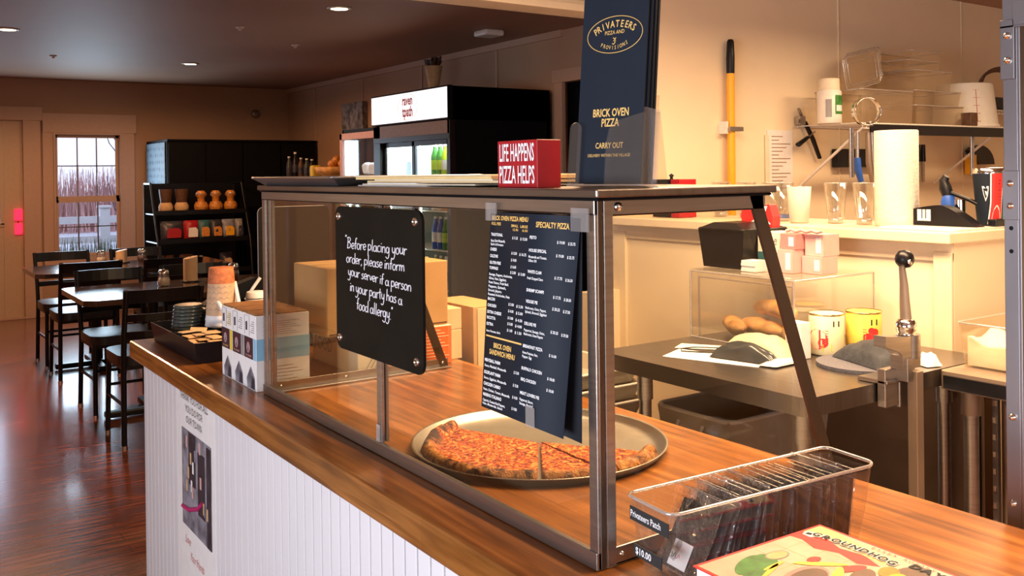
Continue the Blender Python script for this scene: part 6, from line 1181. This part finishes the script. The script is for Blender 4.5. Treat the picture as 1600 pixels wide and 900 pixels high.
# beverage cooler
cl = thing('beverage_cooler', 'large black beverage cooler with lit white sign and sliding glass doors', 'cooler', (3.7, 6.03, 0))
CX0, CX1, CY0, CY1 = 3.25, 4.10, 5.45, 6.60
q = MB().box(CX0 + .03, CX1, CY0, CY0 + .035, 0, 2.02, 'black_matte').box(CX0 + .03, CX1, CY1 - .035, CY1, 0, 2.02, 'black_matte').box(CX1 - .03, CX1, CY0, CY1, 0, 2.02, 'black_matte').box(CX0 + .03, CX1, CY0, CY1, 1.79, 2.02, 'black_matte').box(CX0 + .03, CX1, CY0, CY1, 0, .25, 'black_matte')
q.build('cabinet', cl)
MB().box(CX1 - .04, CX1 - .031, CY0 + .036, CY1 - .036, .251, 1.789, 'cooler_inside').box(CX0 + .08, CX1 - .04, CY0 + .036, CY0 + .04, .251, 1.789, 'cooler_inside').box(CX0 + .08, CX1 - .04, CY1 - .04, CY1 - .036, .251, 1.789, 'cooler_inside').box(CX0 + .08, CX1 - .04, CY0 + .04, CY1 - .04, 1.78, 1.789, 'cooler_inside').build('lining', cl)
q = MB().box(CX0, CX0 + .045, CY0 - .004, CY0 + .03, .22, 1.79, 'black_metal').box(CX0, CX0 + .045, CY1 - .11, CY1, .22, 1.79, 'black_metal').box(CX0, CX0 + .045, CY0, CY1, 1.695, 1.79, 'brown').box(CX0 - .002, CX0 + .045, CY0, CY1, 1.66, 1.70, 'black_metal').box(CX0, CX0 + .045, CY0, CY1, .20, .27, 'black_metal'); q.build('door_surround', cl, bevel=.002)
sg = MB().box(CX0 - .012, CX0 + .03, CY0 - .002, CY1 + .01, 1.795, 2.025, 'black_matte').build('sign_housing', cl, bevel=.002)
sub('lit_panel', MB().box(CX0 - .016, CX0 - .012, CY0 + .004, CY1 - .005, 1.805, 2.012, 'glow_white'), sg)
q = MB(); q.text('raven', .098, T(CX0 - .0185, 6.01, 1.925) @ MX, 'red', 'C', .72, .03).text('tpath', .105, T(CX0 - .0185, 6.01, 1.842) @ MX, 'red', 'C', .72, .03)
q.tube([(CX0 - .017, 6.01 + .15 * math.cos(R(a)), 1.908 + .095 * math.sin(R(a))) for a in range(0, 360, 10)], .0012, 'pale_pink', 4, closed=True); sub('logo_print', q, sg)
for y0_, y1_, xo in ((CY0 + .03, CY0 + .56, .015), (CY0 + .53, CY1 - .11, .03)):
    d = MB().box(CX0 + xo, CX0 + xo + .014, y0_, y0_ + .035, .27, 1.66, 'black_metal').box(CX0 + xo, CX0 + xo + .014, y1_ - .035, y1_, .27, 1.66, 'black_metal').box(CX0 + xo, CX0 + xo + .014, y0_, y1_, 1.625, 1.66, 'black_metal').box(CX0 + xo, CX0 + xo + .014, y0_, y1_, .27, .31, 'black_metal').build('sliding_door', cl)
    sub('glass', MB().box(CX0 + xo + .005, CX0 + xo + .009, y0_ + .035, y1_ - .035, .31, 1.625, 'cooler_glass'), d)
for y_ in (CY0 + .05, CY0 + .545, CY1 - .13): MB().tube([(CX0 + .075, y_, .35), (CX0 + .075, y_, 1.72)], .008, 'glow_strip', 8).build('light_tube', cl)
l = bpy.data.lights.new('cooler_light', 'AREA'); l.shape = 'RECTANGLE'; l.size = .1; l.size_y = 1.0; l.energy = 34; l.color = (.86, 1, .93); lo = bpy.data.objects.new('cooler_light', l); C.objects.link(lo); lo.location = (3.42, 6.0, 1.775)
bz = [.32, .60, .88, 1.16, 1.40]
for z in bz: MB().box(CX0 + .10, CX1 - .06, CY0 + .045, CY1 - .045, z - .010, z - .001, 'white_plastic').build('shelf', cl)
names = ['lowest', 'second', 'third', 'fourth', 'top']
def bottle(x, y_, z, m, m2, lab, g, h_=.20):
    t = thing('drink_bottle', lab, 'bottle', (x, y_, z), group=g); r_ = .030
    MB().lathe([(r_ * .9, z), (r_, z + .008), (r_, z + h_ * .62), (r_ * .42, z + h_ * .86), (r_ * .42, z + h_ * .93)], (x, y_, 0), m, 14).build('body', t)
    MB().lathe([(r_ * 1.02, z + h_ * .22), (r_ * 1.02, z + h_ * .52)], (x, y_, 0), m2, 14, close=False).build('label', t)
    MB().lathe([(r_ * .48, z + h_ * .93), (r_ * .48, z + h_), (0, z + h_)], (x, y_, 0), 'white_plastic', 10).build('cap', t); return t
pal = [('green', 'lime', 'green'), ('blue', 'white_paper', 'blue-labelled'), ('amber', 'bright_red', 'amber'), ('white_plastic', 'blue_band', 'white'), ('lime', 'white_paper', 'lime yellow')]
for si, z in enumerate(bz):
    for k in range(6):
        c = pal[(si * 2 + k // 2) % 5]
        bottle(3.40, CY0 + .085 + k * .075, z, c[0], c[1], c[2] + ' drink bottle on the ' + names[si] + ' shelf behind the right cooler door', c[2] + ' bottles on the ' + names[si] + ' cooler shelf', .235)
for k in range(5): 
    o = MB().box(3.40, 3.55, CY0 + .58 + k * .08, CY0 + .65 + k * .08, bz[3 if k < 3 else 4], bz[3 if k < 3 else 4] + .12, ('blue_band', 'white_paper', 'white_paper', 'blue_band', 'white_paper')[k]).build('drink_carton', bevel=.003)
    tag(o, ('blue' if k in (0, 3) else 'white') + ' drink carton on the ' + ('fourth' if k < 3 else 'top') + ' shelf behind the left cooler door', 'carton', 'drink cartons behind the left cooler door ' + str('low' if k < 3 else 'high') + ('blue' if k in (0, 3) else ''))
# second small fridge
fg = thing('white_framed_fridge', 'smaller upright fridge with pale frame and glass door beyond the cooler', 'refrigerator', (3.7, 7.0, 0))
MB().box(3.33, 4.08, 6.64, 6.665, 0, 1.80, 'black_matte').box(3.33, 4.08, 7.325, 7.35, 0, 1.80, 'black_matte').box(4.06, 4.08, 6.64, 7.35, 0, 1.80, 'fridge_inside').box(3.33, 4.08, 6.64, 7.35, 1.775, 1.80, 'black_matte').box(3.33, 4.08, 6.64, 7.35, 0, .3, 'black_matte').build('cabinet', fg)
d = MB().box(3.30, 3.33, 6.645, 6.69, .3, 1.77, 'pale_pink').box(3.30, 3.33, 7.30, 7.345, .3, 1.77, 'pale_pink').box(3.30, 3.33, 6.645, 7.345, 1.715, 1.77, 'pale_pink').box(3.30, 3.33, 6.645, 7.345, .3, .36, 'pale_pink').build('door_frame', fg, bevel=.003)
sub('glass', MB().box(3.313, 3.317, 6.69, 7.30, .36, 1.715, 'cooler_glass'), d)
MB().tube([(3.36, 7.28, .4), (3.36, 7.28, 1.70)], .010, 'glow_strip', 8).build('light_tube', fg)
l = bpy.data.lights.new('fridge_light', 'AREA'); l.size = .4; l.energy = 5; l.color = (.85, .88, 1); lo = bpy.data.objects.new('fridge_light', l); C.objects.link(lo); lo.location = (3.6, 7.0, 1.76)
for z in (.7, 1.1, 1.42): MB().box(3.36, 4.05, 6.67, 7.32, z - .008, z, 'white_plastic').build('shelf', fg)
for k in range(4): q = MB(); blob(q, (3.48, 6.78 + k * .13, 1.475), .05, .05, .05, 'white_paper', seed=k); tag(q.build('wrapped_food', loc=(3.48, 6.78 + k * .13, 1.421)), 'white wrapped food parcel on the top shelf of the pale fridge', 'food', 'white wrapped parcels in the pale fridge')
tag(MB().box(4.09, 4.148, 8.55, 9.05, 1.86, 2.16, 'photo_grey').build('wall_panel', bevel=.004), 'dim grey square panel on the right wall beyond the small fridge', 'panel')
tag(MB().lathe([(.05, 0), (.05, .02), (.03, .03), (0, .03)], (0, 0, 0), 'steel_dark', 16, Matrix.Rotation(R(-90), 4, 'Y')).build('wall_thermostat'), 'small round dark fixture on the back wall above the cabinets', 'thermostat'); o = bpy.data.objects['wall_thermostat']; o.location = (3.75, 10.70, 2.15); o.rotation_euler = (0, 0, R(90))
# sideboard with bottles and fruit basket
tag(MB().box(3.40, 4.12, 7.75, 9.45, 0, 1.40, 'brown').build('sideboard', bevel=.005), 'dark brown sideboard against the right wall beyond the fridges', 'sideboard')
for k, (y_, h_, m) in enumerate(((9.22, .22, 'dark_cup'), (9.05, .26, 'black_plastic'), (8.90, .20, 'brown'), (8.75, .19, 'dark_cup'), (8.62, .18, 'black_plastic'))): 
    t = bottle(3.58, y_, 1.401, m, 'photo_dark', ('dark bottle at the far end of the sideboard', 'tallest dark bottle on the sideboard', 'brown bottle in the middle of the sideboard', 'dark bottle behind the fruit basket', 'black bottle beside the fruit basket')[k], 'dark bottles on the sideboard', h_)
t = thing('fruit_basket', 'woven basket heaped with orange and yellow fruit on the sideboard', 'basket', (3.62, 8.2, 1.40))
MB().lathe([(.12, 1.401), (.20, 1.45), (.22, 1.50), (.19, 1.49), (0, 1.47)], (3.66, 8.20, 0), 'bread', 24, close=False).build('basket_body', t)
for k in range(9): q = MB(); a = k * 2.4; q = blob(q, (0, 0, 0), .045, .045, .042, 'amber' if k % 3 else 'yellow', pw=1.0, amp=.05); o = q.build('fruit'); o.location = (3.66 + .10 * math.cos(a) * (k % 3) / 2, 8.20 + .10 * math.sin(a) * (k % 3) / 2, 1.53 + .035 * (k // 5)); tag(o, 'orange or yellow fruit heaped in the woven basket', 'fruit', 'fruit in the basket')
q = MB().box(3.5, 3.6, 8.42, 8.50, 1.401, 1.52, 'yellow'); tag(q.build('yellow_jar', bevel=.02), 'yellow jar standing left of the fruit basket', 'jar')
# vase on the cooler
t = thing('dried_flower_vase', 'small tan vase with a dark dried bouquet on top of the cooler', 'vase', (3.9, 6.35, 2.02))
MB().lathe([(.038, 2.021), (.030, 2.06), (.048, 2.14), (.068, 2.25), (.072, 2.27)], (3.69, 6.42, 0), 'tan', 18).build('vase_body', t)
q = MB()
for k in range(34): a = random.uniform(0, 6.28); rr = random.uniform(.01, .07); q.tube([(3.69, 6.42, 2.24), (3.69 + rr * math.cos(a) * 1.1, 6.42 + rr * math.sin(a) * 1.1, 2.29), (3.69 + 1.2 * rr * math.cos(a), 6.42 + 1.2 * rr * math.sin(a), 2.31 + .04 * random.random())], [.003, .008, .010], 'brown', 5)
q.build('bouquet', t)
for o in bpy.data.objects:
    if '_o' in o: del o['_o']
